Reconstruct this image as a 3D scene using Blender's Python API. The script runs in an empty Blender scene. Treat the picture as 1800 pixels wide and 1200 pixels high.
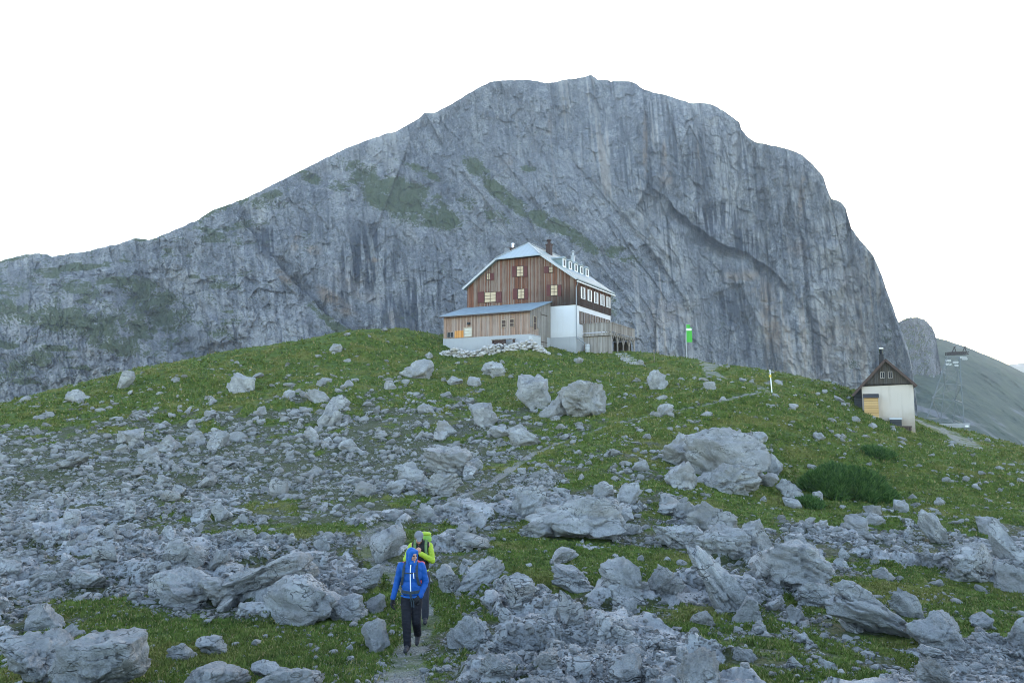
import bpy, bmesh, math, random
import numpy as np
from mathutils import Vector, Matrix
random.seed(7); RNG = np.random.default_rng(7)
SC = bpy.context.scene
COL = SC.collection

# ------------------------------------------------------------------ camera, world, sun, exposure
F, PITCH = 1400.0, math.atan(140 / 1400)          # photo focal length in photo pixels (1800 wide), camera pitch
cam = bpy.data.cameras.new('camera'); cam_o = bpy.data.objects.new('camera', cam); COL.objects.link(cam_o)
cam.sensor_width = 36; cam.lens = 28; cam.clip_start = 0.1; cam.clip_end = 20000
cam_o.location = (0, 0, 0); cam_o.rotation_euler = (math.pi / 2 + PITCH, 0, 0)
SC.camera = cam_o
SUN_EL, SUN_AZ = math.radians(14.0), math.radians(15.0)   # sun low behind the mountain, azimuth from +Y towards +X
world = bpy.data.worlds.new('World'); SC.world = world; world.use_nodes = True
wn = world.node_tree; wn.nodes.clear()
sky = wn.nodes.new('ShaderNodeTexSky'); sky.sky_type = 'NISHITA'; sky.sun_disc = False
sky.sun_elevation = SUN_EL; sky.sun_rotation = SUN_AZ
sky.altitude = 1800; sky.air_density = 1.0; sky.dust_density = 4.0; sky.ozone_density = 0.25
bg = wn.nodes.new('ShaderNodeBackground'); bg.inputs['Strength'].default_value = 0.15
wo = wn.nodes.new('ShaderNodeOutputWorld')
wn.links.new(sky.outputs[0], bg.inputs[0]); wn.links.new(bg.outputs[0], wo.inputs[0])
sun = bpy.data.lights.new('sun', 'SUN'); sun.energy = 3.0; sun.angle = math.radians(0.5); sun.color = (1.0, 0.93, 0.82)
sun_o = bpy.data.objects.new('sun', sun); COL.objects.link(sun_o)
sd = Vector((math.sin(SUN_AZ) * math.cos(SUN_EL), math.cos(SUN_AZ) * math.cos(SUN_EL), math.sin(SUN_EL)))
sun_o.rotation_euler = sd.to_track_quat('Z', 'Y').to_euler()
SC.view_settings.view_transform = 'Standard'; SC.view_settings.look = 'None'
SC.view_settings.gamma = 1.0; SC.view_settings.use_curve_mapping = False
SC.view_settings.exposure = 2.7
SC.cycles.filter_width = 1.0
HAZE = 0.00015

# ------------------------------------------------------------------ numeric helpers
CP, SP = math.cos(PITCH), math.sin(PITCH)
def rays(px, py):
    px = np.asarray(px, float); py = np.asarray(py, float)
    u = (600 - py) / F
    d = np.stack([(px - 900) / F + 0 * py, CP - u * SP + 0 * px, SP + u * CP + 0 * px], -1)
    return d / d[..., 1:2]
def at(px, py, Y): return rays(px, py) * np.asarray(Y, float)[..., None]
def to_px(P):
    P = np.asarray(P, float)
    f = P[..., 1] * CP + P[..., 2] * SP; u = -P[..., 1] * SP + P[..., 2] * CP
    f = np.maximum(f, 1e-3)
    return 900 + F * P[..., 0] / f, 600 - F * u / f
_pr = np.random.default_rng(3); PERM = _pr.permutation(512)
_g = _pr.normal(size=(512, 3)); GRAD = (_g / np.linalg.norm(_g, axis=1, keepdims=True)).astype(np.float32)
def perlin(x, y, z):
    x, y, z = np.broadcast_arrays(np.asarray(x, np.float32), np.asarray(y, np.float32), np.asarray(z, np.float32))
    xi, yi, zi = np.floor(x).astype(np.int64), np.floor(y).astype(np.int64), np.floor(z).astype(np.int64)
    xf, yf, zf = x - xi, y - yi, z - zi
    u, v, w = [t * t * t * (t * (t * 6 - 15) + 10) for t in (xf, yf, zf)]
    def h(a, b, c): return PERM[(PERM[(PERM[a & 511] + b) & 511] + c) & 511]
    def d(a, b, c):
        g = GRAD[h(xi + a, yi + b, zi + c)]
        return g[..., 0] * (xf - a) + g[..., 1] * (yf - b) + g[..., 2] * (zf - c)
    l = lambda a, b, t: a + t * (b - a)
    return 1.5 * l(l(l(d(0,0,0), d(1,0,0), u), l(d(0,1,0), d(1,1,0), u), v),
                   l(l(d(0,0,1), d(1,0,1), u), l(d(0,1,1), d(1,1,1), u), v), w)
def fbm(x, y, z, octv=4, gain=0.5, lac=2.03, ridge=False):
    s, a, t = 0, 1.0, 0
    for i in range(octv):
        n = perlin(x + 17.3 * i, y - 9.1 * i, z + 5.7 * i)
        if ridge: n = 1 - 2 * np.abs(n)
        s = s + a * n; t += a; a *= gain; x, y, z = x * lac, y * lac, z * lac
    return s / t
def sstep(a, b, x):
    t = np.clip((x - a) / (b - a), 0, 1); return t * t * (3 - 2 * t)
def facet(x, y, seed):                                # broken rock planes: nearest cell gives an offset and a tilt
    r = np.random.default_rng(seed); T = r.uniform(-1, 1, (1024, 6)).astype(np.float32)
    x = x.astype(np.float32); y = y.astype(np.float32); xi, yi = np.floor(x).astype(np.int64), np.floor(y).astype(np.int64)
    bd = np.full(x.shape, 9e9, np.float32); out = np.zeros_like(bd); tone = np.zeros_like(bd)
    for a in (-1, 0, 1):
        for b in (-1, 0, 1):
            h = (PERM[(PERM[(xi + a) & 511] + yi + b) & 511] + 512 * ((xi + yi + a + b) & 1)); t = T[h]
            dx = x - (xi + a + .5 + .45 * t[..., 0]); dy = y - (yi + b + .5 + .45 * t[..., 1]); d = dx * dx + dy * dy; m = d < bd
            bd = np.where(m, d, bd); out = np.where(m, .6 * t[..., 2] + .75 * (t[..., 3] * dx + t[..., 4] * dy), out); tone = np.where(m, t[..., 5], tone)
    return out, tone
class RBF:                                            # thin plate spline
    def __init__(s, P, V, lam=0.0):
        s.P = np.asarray(P, float); n = len(s.P)
        A = np.zeros((n + 3, n + 3)); A[:n, :n] = s.k(s.P) + lam * np.eye(n)
        A[:n, n] = 1; A[:n, n+1:] = s.P; A[n, :n] = 1; A[n+1:, :n] = s.P.T
        s.w = np.linalg.solve(A, np.r_[np.asarray(V, float), 0, 0, 0])
    def k(s, X):
        r2 = ((X[:, None, :] - s.P[None]) ** 2).sum(-1)
        return 0.5 * r2 * np.log(r2 + 1e-12)
    def __call__(s, a, b):
        sh = np.shape(a); X = np.stack([np.ravel(a), np.ravel(b)], -1); out = np.empty(len(X))
        for i in range(0, len(X), 60000):
            c = X[i:i+60000]; out[i:i+60000] = s.k(c) @ s.w[:-3] + s.w[-3] + c @ s.w[-2:]
        return out.reshape(sh)

# ------------------------------------------------------------------ object helpers
def tag(o, label=None, cat=None, group=None, kind=None):
    if label: o['label'] = label
    if cat: o['category'] = cat
    if group: o['group'] = group
    if kind: o['kind'] = kind
    return o
def link(o, parent=None):
    COL.objects.link(o)
    if parent is not None: o.parent = parent
    return o
def np_mesh(name, V, Fa, smooth=False, mat=None, attrs=None):
    """V (n,3), Fa (m,k) uniform faces"""
    V = np.ascontiguousarray(V, np.float32); Fa = np.ascontiguousarray(Fa, np.int32)
    me = bpy.data.meshes.new(name); m, k = Fa.shape
    me.vertices.add(len(V)); me.vertices.foreach_set('co', V.ravel())
    me.loops.add(m * k); me.loops.foreach_set('vertex_index', Fa.ravel())
    me.polygons.add(m); me.polygons.foreach_set('loop_start', np.arange(0, m * k, k, dtype=np.int32))
    me.polygons.foreach_set('use_smooth', np.full(m, smooth, bool))
    me.update(calc_edges=True)
    for an, av in (attrs or {}).items():
        a = me.attributes.new(an, 'FLOAT', 'POINT'); a.data.foreach_set('value', np.ascontiguousarray(av, np.float32).ravel())
    if mat: me.materials.append(mat)
    return me
def mesh_obj(name, me, parent=None): return link(bpy.data.objects.new(name, me), parent)
def empty(name, loc=(0, 0, 0), rz=0.0):
    o = bpy.data.objects.new(name, None); o.location = loc; o.rotation_euler = (0, 0, rz); o.empty_display_size = 0.3
    return link(o)
def grid_faces(nr, nc):
    i = np.arange(nr - 1)[:, None] * nc + np.arange(nc - 1)[None]
    return np.stack([i, i + 1, i + nc + 1, i + nc], -1).reshape(-1, 4)
class MB:                                             # collects simple solids, builds ONE mesh object
    def __init__(s): s.v = []; s.f = []
    def add(s, V, Fs):
        n = len(s.v); s.v += [tuple(p) for p in V]; s.f += [tuple(i + n for i in f) for f in Fs]; return s
    def box(s, x0, x1, y0, y1, z0, z1):
        V = [(x, y, z) for z in (z0, z1) for y in (y0, y1) for x in (x0, x1)]
        return s.add(V, [(0,2,3,1), (4,5,7,6), (0,1,5,4), (2,6,7,3), (0,4,6,2), (1,3,7,5)])
    def prism(s, poly, d):                            # planar polygon extruded by vector d
        n = len(poly); A = [Vector(p) for p in poly]; B = [p + Vector(d) for p in A]
        s.add(A + B, [tuple(range(n)), tuple(reversed(range(n, 2 * n)))] + [(i, (i + 1) % n + 0, (i + 1) % n + n, i + n)[::-1] for i in range(n)])
        return s
    def beam(s, a, b, w, h=None, up=(0, 0, 1)):
        a, b = Vector(a), Vector(b); h = h or w; t = (b - a).normalized()
        u = Vector(up)
        if abs(t.dot(u)) > 0.95: u = Vector((0, 1, 0))
        r = t.cross(u).normalized(); u = r.cross(t).normalized()
        V = [p + r * sx * w / 2 + u * sz * h / 2 for p in (a, b) for sz in (-1, 1) for sx in (-1, 1)]
        return s.add(V, [(0,2,3,1), (4,5,7,6), (0,1,5,4), (2,6,7,3), (0,4,6,2), (1,3,7,5)])
    def tube(s, pts, r, n=10):
        pts = [Vector(p) for p in pts]; rs = r if isinstance(r, (list, tuple)) else [r] * len(pts); V = []
        for i, p in enumerate(pts):
            t = (pts[min(i + 1, len(pts) - 1)] - pts[max(i - 1, 0)]).normalized()
            u = Vector((0, 0, 1)) if abs(t.z) < 0.9 else Vector((0, 1, 0))
            a = t.cross(u).normalized(); b = t.cross(a).normalized()
            V += [p + (a * math.cos(2 * math.pi * k / n) + b * math.sin(2 * math.pi * k / n)) * rs[i] for k in range(n)]
        Fs = [(i * n + k, i * n + (k + 1) % n, (i + 1) * n + (k + 1) % n, (i + 1) * n + k) for i in range(len(pts) - 1) for k in range(n)]
        Fs += [tuple(reversed(range(n))), tuple(range((len(pts) - 1) * n, len(pts) * n))]
        return s.add(V, Fs)
    def build(s, name, mat, parent=None, smooth=False, bevel=0):
        me = bpy.data.meshes.new(name); me.from_pydata(s.v, [], s.f); me.materials.append(mat)
        bm = bmesh.new(); bm.from_mesh(me); bmesh.ops.recalc_face_normals(bm, faces=bm.faces)
        if bevel: bmesh.ops.bevel(bm, geom=bm.edges, offset=bevel, segments=1, affect='EDGES')
        bm.to_mesh(me); bm.free()
        if smooth: me.polygons.foreach_set('use_smooth', np.full(len(me.polygons), True))
        return mesh_obj(name, me, parent)

# ------------------------------------------------------------------ materials
class NT:
    def __init__(s, name):
        s.m = bpy.data.materials.new(name); s.m.use_nodes = True; s.t = s.m.node_tree; s.t.nodes.clear()
        s.out = s.n('ShaderNodeOutputMaterial'); s.b = s.n('ShaderNodeBsdfPrincipled')
        s.l(s.b.outputs[0], s.out.inputs[0])
    def n(s, t): return s.t.nodes.new(t)
    def l(s, a, b): s.t.links.new(a, b)
    def put(s, v, sock):
        if isinstance(v, bpy.types.NodeSocket): s.l(v, sock)
        elif isinstance(v, (tuple, list)) and len(v) == 3 and sock.type == 'RGBA': sock.default_value = (*v, 1)
        else: sock.default_value = v
    def pos(s): return s.n('ShaderNodeNewGeometry').outputs['Position']
    def obj(s): return s.n('ShaderNodeTexCoord').outputs['Object']
    def scale(s, v, k):
        q = s.n('ShaderNodeVectorMath'); q.operation = 'MULTIPLY'; s.put(v, q.inputs[0]); q.inputs[1].default_value = k if isinstance(k, (tuple, list)) else (k, k, k); return q.outputs[0]
    def xyz(s, v):
        q = s.n('ShaderNodeSeparateXYZ'); s.l(v, q.inputs[0]); return q.outputs
    def noise(s, v, sc=1.0, det=4.0, ro=0.55, dist=0.0):
        q = s.n('ShaderNodeTexNoise'); s.l(v, q.inputs['Vector']); q.inputs['Scale'].default_value = sc
        q.inputs['Detail'].default_value = det; q.inputs['Roughness'].default_value = ro; q.inputs['Distortion'].default_value = dist
        return q.outputs['Fac']
    def voro(s, v, sc=1.0, feat='DISTANCE_TO_EDGE', out='Distance'):
        q = s.n('ShaderNodeTexVoronoi'); q.feature = feat; s.l(v, q.inputs['Vector']); q.inputs['Scale'].default_value = sc; return q.outputs[out]
    def white(s, v):
        q = s.n('ShaderNodeTexWhiteNoise'); q.noise_dimensions = '1D'; s.l(v, q.inputs['W']); return q.outputs['Value']
    def math(s, op, a, b=0.0, c=0.0):
        q = s.n('ShaderNodeMath'); q.operation = op; s.put(a, q.inputs[0]); s.put(b, q.inputs[1]); s.put(c, q.inputs[2]); return q.outputs[0]
    def step(s, v, a, b):
        q = s.n('ShaderNodeMapRange'); q.interpolation_type = 'SMOOTHSTEP'; s.put(v, q.inputs[0]); q.inputs[1].default_value = a; q.inputs[2].default_value = b; return q.outputs[0]
    def mix(s, f, a, b):
        q = s.n('ShaderNodeMix'); q.data_type = 'RGBA'; s.put(f, q.inputs['Factor']); s.put(a, q.inputs[6]); s.put(b, q.inputs[7]); return q.outputs[2]
    def attr(s, nm):
        q = s.n('ShaderNodeAttribute'); q.attribute_name = nm; return q.outputs['Fac']
    def bump(s, h, st=0.5, d=0.1):
        q = s.n('ShaderNodeBump'); s.l(h, q.inputs['Height']); q.inputs['Strength'].default_value = st; q.inputs['Distance'].default_value = d
        s.l(q.outputs[0], s.b.inputs['Normal']); return q
    def fin(s, col, rough=0.85, spec=0.25, metal=0.0):
        s.put(col, s.b.inputs['Base Color']); s.put(rough, s.b.inputs['Roughness'])
        s.b.inputs['Specular IOR Level'].default_value = spec; s.b.inputs['Metallic'].default_value = metal
        return s.m
def plain(name, col, rough=0.8, metal=0.0, var=0.12, sc=6.0, spec=0.3):
    t = NT(name); n = t.noise(t.obj(), sc, 4); a = tuple(c * (1 - var) for c in col); b = tuple(min(1, c * (1 + var)) for c in col)
    return t.fin(t.mix(n, a, b), rough, spec, metal)
def rock_mat():
    t = NT('limestone'); p = t.pos(); dk = t.attr('dark')
    n1 = t.noise(p, 1.3, 6, 0.62); n2 = t.noise(p, 6.0, 6, 0.68); n3 = t.noise(t.scale(p, (1, 1, 2.5)), 0.55, 3); n5 = t.noise(p, 22.0, 5, 0.65)
    c = t.mix(t.step(n1, 0.32, 0.68), (0.28, 0.283, 0.28), (0.50, 0.50, 0.485))
    c = t.mix(t.math('MULTIPLY', t.step(n2, 0.54, 0.70), 0.6), c, (0.13, 0.135, 0.135))
    c = t.mix(t.math('MULTIPLY', t.step(n5, 0.56, 0.72), 0.45), c, (0.12, 0.12, 0.115))
    c = t.mix(t.math('MULTIPLY', t.step(n5, 0.46, 0.34), 0.35), c, (0.52, 0.52, 0.51))
    c = t.mix(t.math('MULTIPLY', t.step(n3, 0.53, 0.68), 0.35), c, (0.30, 0.26, 0.21))
    crk = 0.0
    for sc, z, off, w in ((0.9, 2.4, 0.0, .010), (1.9, 1.5, 7.3, .012)):
        q = t.n('ShaderNodeVectorMath'); q.operation = 'ADD'; t.l(t.scale(p, (1, 1, z)), q.inputs[0]); q.inputs[1].default_value = (off, off, off)
        k = t.math('SUBTRACT', 1.0, t.step(t.math('ABSOLUTE', t.math('SUBTRACT', t.noise(q.outputs[0], sc, 3, 0.5, 0.4), 0.5)), 0.0, w)); crk = t.math('MAXIMUM', crk, k)
    crk = t.math('MULTIPLY', crk, t.step(n1, 0.44, 0.6))
    c = t.mix(t.math('MULTIPLY', crk, 0.7), c, (0.06, 0.06, 0.055))
    oi = t.n('ShaderNodeObjectInfo').outputs['Random']; c = t.mix(t.math('MULTIPLY', oi, .34), c, (0.20, 0.19, 0.165))
    c = t.mix(dk, c, (0.085, 0.084, 0.074))
    h = t.math('ADD', t.math('MULTIPLY', n2, 0.8), t.math('MULTIPLY', n1, 0.7)); h = t.math('SUBTRACT', h, t.math('MULTIPLY', crk, 0.5))
    h = t.math('ADD', h, t.math('MULTIPLY', n5, 0.35))
    t.bump(h, 1.0, 0.22); return t.fin(c, 0.92, 0.15)
def ground_mat():
    t = NT('alpine_ground'); p = t.pos(); g = t.attr('grass'); pa = t.attr('path')
    n1 = t.noise(p, 0.35, 4); n2 = t.noise(p, 2.4, 5, 0.6); n3 = t.noise(p, 14.0, 5, 0.7)
    gc = t.mix(t.step(n2, 0.3, 0.7), (0.034, 0.060, 0.010), (0.105, 0.152, 0.026))
    gc = t.mix(t.math('MULTIPLY', t.step(n1, 0.48, 0.66), 0.5), gc, (0.19, 0.165, 0.045))
    gc = t.mix(t.math('MULTIPLY', t.step(n3, 0.50, 0.66), 0.7), gc, (0.016, 0.026, 0.008)); gc = t.mix(t.math('MULTIPLY', t.step(t.noise(t.scale(p, (.5, 1.4, 1.4)), 1.1, 5, .65), 0.53, 0.68), 0.65), gc, (0.024, 0.034, 0.012))
    v = t.voro(p, 11.0, 'F1'); vc = t.n('ShaderNodeTexVoronoi'); t.l(p, vc.inputs['Vector']); vc.inputs['Scale'].default_value = 11.0
    sp = t.xyz(vc.outputs['Color'])[0]
    sc = t.mix(sp, (0.07, 0.07, 0.065), (0.27, 0.275, 0.27))
    sc = t.mix(t.step(v, 0.35, 0.6), sc, (0.046, 0.043, 0.032))
    sc = t.mix(t.math('MULTIPLY', t.step(n2, 0.34, 0.52), 0.8), sc, (0.056, 0.068, 0.024))
    gm = t.step(t.math('ADD', g, t.math('MULTIPLY', t.math('SUBTRACT', n3, 0.5), 0.55)), 0.40, 0.60)
    c = t.mix(gm, sc, gc)
    pc = t.mix(t.step(t.noise(p, 30, 5, 0.75), .35, .65), (0.085, 0.083, 0.07), (0.33, 0.33, 0.315))
    pm = t.step(t.math('ADD', t.math('ADD', pa, t.math('MULTIPLY', t.math('SUBTRACT', n3, 0.5), 0.9)), t.math('MULTIPLY', t.math('SUBTRACT', n2, 0.5), 0.9)), 0.46, 0.66)
    pm = t.math('MULTIPLY', pm, t.math('ADD', .2, t.math('MULTIPLY', t.step(t.noise(p, 1.1, 4, .6), .40, .56), .65))); c = t.mix(pm, c, pc)
    n6 = t.noise(p, 6.0, 6, 0.68); n7 = t.noise(p, 22.0, 5, 0.65)
    rc = t.mix(t.step(t.noise(p, 1.3, 6, .62), 0.32, 0.68), (0.235, 0.238, 0.235), (0.42, 0.42, 0.405)); rc = t.mix(t.math('MULTIPLY', t.step(n6, 0.54, 0.70), 0.6), rc, (0.13, 0.135, 0.135)); rc = t.mix(t.math('MULTIPLY', t.step(n7, 0.54, 0.70), 0.5), rc, (0.11, 0.11, 0.10))
    rm = t.step(t.math('ADD', t.attr('bedrock'), t.math('MULTIPLY', t.math('SUBTRACT', n6, 0.5), 1.3)), 0.46, 0.62); c = t.mix(rm, c, rc)
    h = t.math('ADD', t.math('MULTIPLY', n3, 0.8), t.math('MULTIPLY', n2, 0.8)); h = t.math('SUBTRACT', h, t.math('MULTIPLY', v, 0.45))
    t.bump(h, 0.85, 0.12); return t.fin(c, 0.95, 0.1)
def mountain_mat():
    t = NT('mountain_limestone'); p = t.pos()
    gr, st, oc, pl = t.attr('green'), t.attr('stain_shade'), t.attr('ochre'), t.attr('pale')
    n1 = t.noise(p, 0.02, 6, 0.6); n2 = t.noise(p, 0.11, 6, 0.68); n3 = t.noise(t.scale(p, (1, 1, 0.16)), 0.16, 5, 0.6)
    n4 = t.noise(p, 0.40, 6, 0.72); n5 = t.noise(t.scale(p, (1, 1, .45)), 0.9, 4, 0.7)
    c = t.mix(t.step(n1, 0.3, 0.7), (0.185, 0.195, 0.21), (0.345, 0.345, 0.34))
    c = t.mix(t.math('MULTIPLY', t.step(n2, 0.50, 0.68), 0.75), c, (0.50, 0.50, 0.49))
    c = t.mix(t.math('MULTIPLY', t.step(n3, 0.50, 0.66), 0.5), c, (0.115, 0.125, 0.145))
    c = t.mix(t.math('MULTIPLY', t.step(n4, 0.51, 0.63), 0.75), c, (0.070, 0.077, 0.080))
    c = t.mix(t.math('MULTIPLY', t.step(n5, 0.47, 0.37), 0.6), c, (0.55, 0.55, 0.54))
    c = t.mix(t.math('MULTIPLY', pl, 0.85), c, (0.57, 0.545, 0.50))
    c = t.mix(t.math('MULTIPLY', oc, t.math('ADD', 0.55, n2)), c, (0.43, 0.325, 0.235))
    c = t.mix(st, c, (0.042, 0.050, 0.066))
    gm = t.step(t.math('ADD', gr, t.math('MULTIPLY', t.math('SUBTRACT', n4, 0.5), 1.9)), 0.40, 0.66)
    c = t.mix(t.math('MULTIPLY', gm, 0.92), c, t.mix(n2, (0.045, 0.066, 0.020), (0.10, 0.125, 0.040)))
    h = t.math('ADD', t.math('MULTIPLY', n2, 1.2), t.math('MULTIPLY', n4, 1.0)); h = t.math('ADD', h, t.math('MULTIPLY', n3, 0.6))
    t.bump(h, 1.0, 5.0); return t.fin(c, 0.95, 0.1)
def far_mat():
    t = NT('far_slope'); p = t.pos(); n1 = t.noise(p, 0.006, 5, 0.6); n2 = t.noise(p, 0.03, 6, 0.65)
    c = t.mix(t.step(n2, 0.35, 0.65), (0.022, 0.038, 0.024), (0.048, 0.068, 0.038))
    c = t.mix(t.step(t.math('ADD', n1, t.math('MULTIPLY', t.math('SUBTRACT', n2, 0.5), 0.6)), 0.56, 0.66), c, (0.11, 0.115, 0.125))
    t.bump(n2, 0.8, 12); return t.fin(c, 0.95, 0.1)
def boards(name, cols, w=0.19, axis='xy', dark=0.5, rough=0.85, stain_z=None):
    """vertical or horizontal boards; tone per board"""
    t = NT(name); o = t.obj(); x, y, z = t.xyz(o)
    q = {'xy': t.math('ADD', x, y), 'z': z, 'x': x}[axis]
    k = t.math('DIVIDE', q, w); fl = t.math('FLOOR', k); fr = t.math('FRACT', k)
    r = t.white(fl); r2 = t.white(t.math('ADD', fl, 91.7))
    sv = (9, 9, 0.5) if axis != 'z' else (0.5, 0.5, 9)
    g = t.noise(t.scale(o, sv), 1.0, 5, 0.65); b = t.noise(o, 0.28, 4, 0.6)
    c = t.mix(r, cols[0], cols[1]); c = t.mix(t.step(t.math('ADD', t.math('MULTIPLY', r2, 0.5), t.math('MULTIPLY', b, 0.6)), 0.42, 0.75), c, cols[2])
    c = t.mix(t.math('MULTIPLY', t.step(g, 0.5, 0.75), dark), c, tuple(v * 0.28 for v in cols[0]))
    c = t.mix(t.math('MULTIPLY', t.math('SUBTRACT', 1.0, t.step(g, 0.22, 0.42)), 0.45), c, tuple(min(1, v * 1.8) for v in cols[2]))
    if stain_z:
        s = t.math('MULTIPLY', t.step(t.math('ADD', z, t.math('MULTIPLY', b, 2.0)), stain_z[1], stain_z[0]), t.step(x, stain_z[2], stain_z[3]))
        c = t.mix(t.math('MULTIPLY', s, 0.85), c, (0.035, 0.030, 0.028))
    gap = t.math('LESS_THAN', fr, 0.09); c = t.mix(t.math('MULTIPLY', gap, 0.8), c, (0.015, 0.012, 0.01))
    h = t.math('SUBTRACT', t.math('ADD', t.math('MULTIPLY', r, 0.4), t.math('MULTIPLY', g, 0.25)), gap)
    t.bump(h, 0.7, 0.03); return t.fin(c, rough, 0.15)
def plaster(name, col, dirt, zr):
    t = NT(name); o = t.obj(); z = t.xyz(o)[2]; n = t.noise(o, 0.9, 5, 0.6); n2 = t.noise(t.scale(o, (3, 3, 0.4)), 1.0, 4)
    c = t.mix(n, tuple(v * 0.93 for v in col), col); c = t.mix(t.math('MULTIPLY', t.step(n2, 0.5, 0.75), 0.25), c, dirt)
    s = t.step(t.math('ADD', z, t.math('MULTIPLY', n, 1.4)), zr[1] + 0.7, zr[0] + 0.7); c = t.mix(t.math('MULTIPLY', s, 0.7), c, dirt)
    t.bump(t.noise(o, 12, 5, 0.6), 0.3, 0.03); return t.fin(c, 0.92, 0.15)
def metal_roof(name, a, b, w, rough=0.55):
    t = NT(name); o = t.obj(); x, y, z = t.xyz(o); n = t.noise(t.scale(o, (1, 1, 0.5)), 0.9, 5, 0.6)
    fr = t.math('FRACT', t.math('DIVIDE', w(t, x, y, z), 0.62)); seam = t.math('LESS_THAN', fr, 0.08)
    c = t.mix(n, a, b); c = t.mix(t.math('MULTIPLY', seam, 0.35), c, tuple(v * 0.5 for v in a))
    t.bump(seam, 0.5, 0.04); return t.fin(c, rough, 0.12)
M = dict(rock=rock_mat(), ground=ground_mat(), mountain=mountain_mat(), far=far_mat(),
    timber=boards('hut_timber', [(0.205, 0.085, 0.048), (0.115, 0.058, 0.040), (0.25, 0.19, 0.15)], 0.16, dark=.75, stain_z=(6.8, 10.6, -7.5, -2.0)),
    annexwood=boards('annex_timber', [(0.34, 0.215, 0.15), (0.26, 0.18, 0.14), (0.36, 0.28, 0.23)], 0.22, dark=0.6),
    greywood=boards('grey_timber', [(0.26, 0.225, 0.19), (0.19, 0.165, 0.145), (0.33, 0.30, 0.27)], 0.17, dark=0.55),
    darkwood=boards('dark_gable_timber', [(0.060, 0.050, 0.040), (0.085, 0.070, 0.055), (0.075, 0.068, 0.060)], 0.14, dark=0.5),
    siding=boards('dark_siding', [(0.045, 0.047, 0.048), (0.065, 0.067, 0.068), (0.055, 0.058, 0.06)], 0.16, axis='z', dark=0.4),
    tanwood=boards('new_boards', [(0.52, 0.33, 0.14), (0.47, 0.29, 0.12), (0.55, 0.37, 0.18)], 0.2, axis='z', dark=0.15),
    orange=boards('orange_boards', [(0.55, 0.24, 0.06), (0.48, 0.20, 0.05), (0.56, 0.27, 0.09)], 0.35, dark=0.2),
    white=plaster('white_render', (0.60, 0.605, 0.61), (0.50, 0.49, 0.47), (1.5, 2.6)),
    cream=plaster('cream_render', (0.52, 0.455, 0.385), (0.27, 0.215, 0.155), (0.5, 2.2)),
    concrete=plaster('concrete', (0.36, 0.365, 0.37), (0.24, 0.24, 0.235), (-0.4, 1.0)),
    roof_hip=metal_roof('zinc_hip', (0.31, 0.35, 0.37), (0.39, 0.43, 0.44), lambda t, x, y, z: x),
    roof=metal_roof('zinc_roof', (0.17, 0.215, 0.21), (0.24, 0.285, 0.28), lambda t, x, y, z: y),
    sheet=plain('corrugated_sheet', (0.23, 0.28, 0.315), 0.6, 0.0, 0.3, 1.5, 0.12),
    darkroof=plain('dark_shingle', (0.055, 0.052, 0.052), 0.85, 0, 0.3, 5),
    trimwhite=plain('white_paint', (0.78, 0.78, 0.77), 0.6, 0, 0.05),
    trimgrey=plain('grey_paint', (0.42, 0.43, 0.43), 0.6, 0, 0.08),
    shutter=plain('red_shutter', (0.095, 0.026, 0.024), 0.65, 0, 0.25, 4),
    brownframe=plain('brown_frame', (0.07, 0.045, 0.035), 0.7, 0, 0.2),
    woodframe=plain('wood_frame', (0.38, 0.30, 0.22), 0.75, 0, 0.15),
    glass=plain('dark_glass', (0.015, 0.018, 0.024), 0.35, 0, 0.2, 2, 0.08),
    curtain=plain('curtained_pane', (0.47, 0.36, 0.22), 0.45, 0, 0.2, 3, 0.5),
    reflect=plain('sheet_pane', (0.42, 0.40, 0.33), 0.25, 0, 0.35, 2.5, 0.5),
    pipe=plain('zinc_pipe', (0.22, 0.235, 0.25), 0.5, 0.2, 0.15),
    steel=plain('stainless', (0.72, 0.72, 0.73), 0.22, 1.0, 0.05),
    brick=plain('chimney_brick', (0.07, 0.045, 0.038), 0.9, 0, 0.3, 9),
    black=plain('black_sheet', (0.02, 0.02, 0.022), 0.6, 0, 0.2),
    lattice=plain('galvanised_lattice', (0.15, 0.17, 0.18), 0.5, 0.3, 0.15),
    rust=plain('rusty_steel', (0.065, 0.058, 0.058), 0.7, 0.2, 0.3, 4),
    wheel=plain('white_sheave', (0.45, 0.465, 0.465), 0.5, 0, 0.08),
    flag=plain('green_banner', (0.07, 0.37, 0.05), 0.8, 0, 0.08),
    flagwhite=plain('banner_white', (0.75, 0.77, 0.75), 0.8, 0, 0.05),
    yellow=plain('yellow_paint', (0.68, 0.48, 0.06), 0.6, 0, 0.1),
    stem=plain('shrub_bark', (0.08, 0.06, 0.045), 0.9, 0, 0.2))

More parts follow.
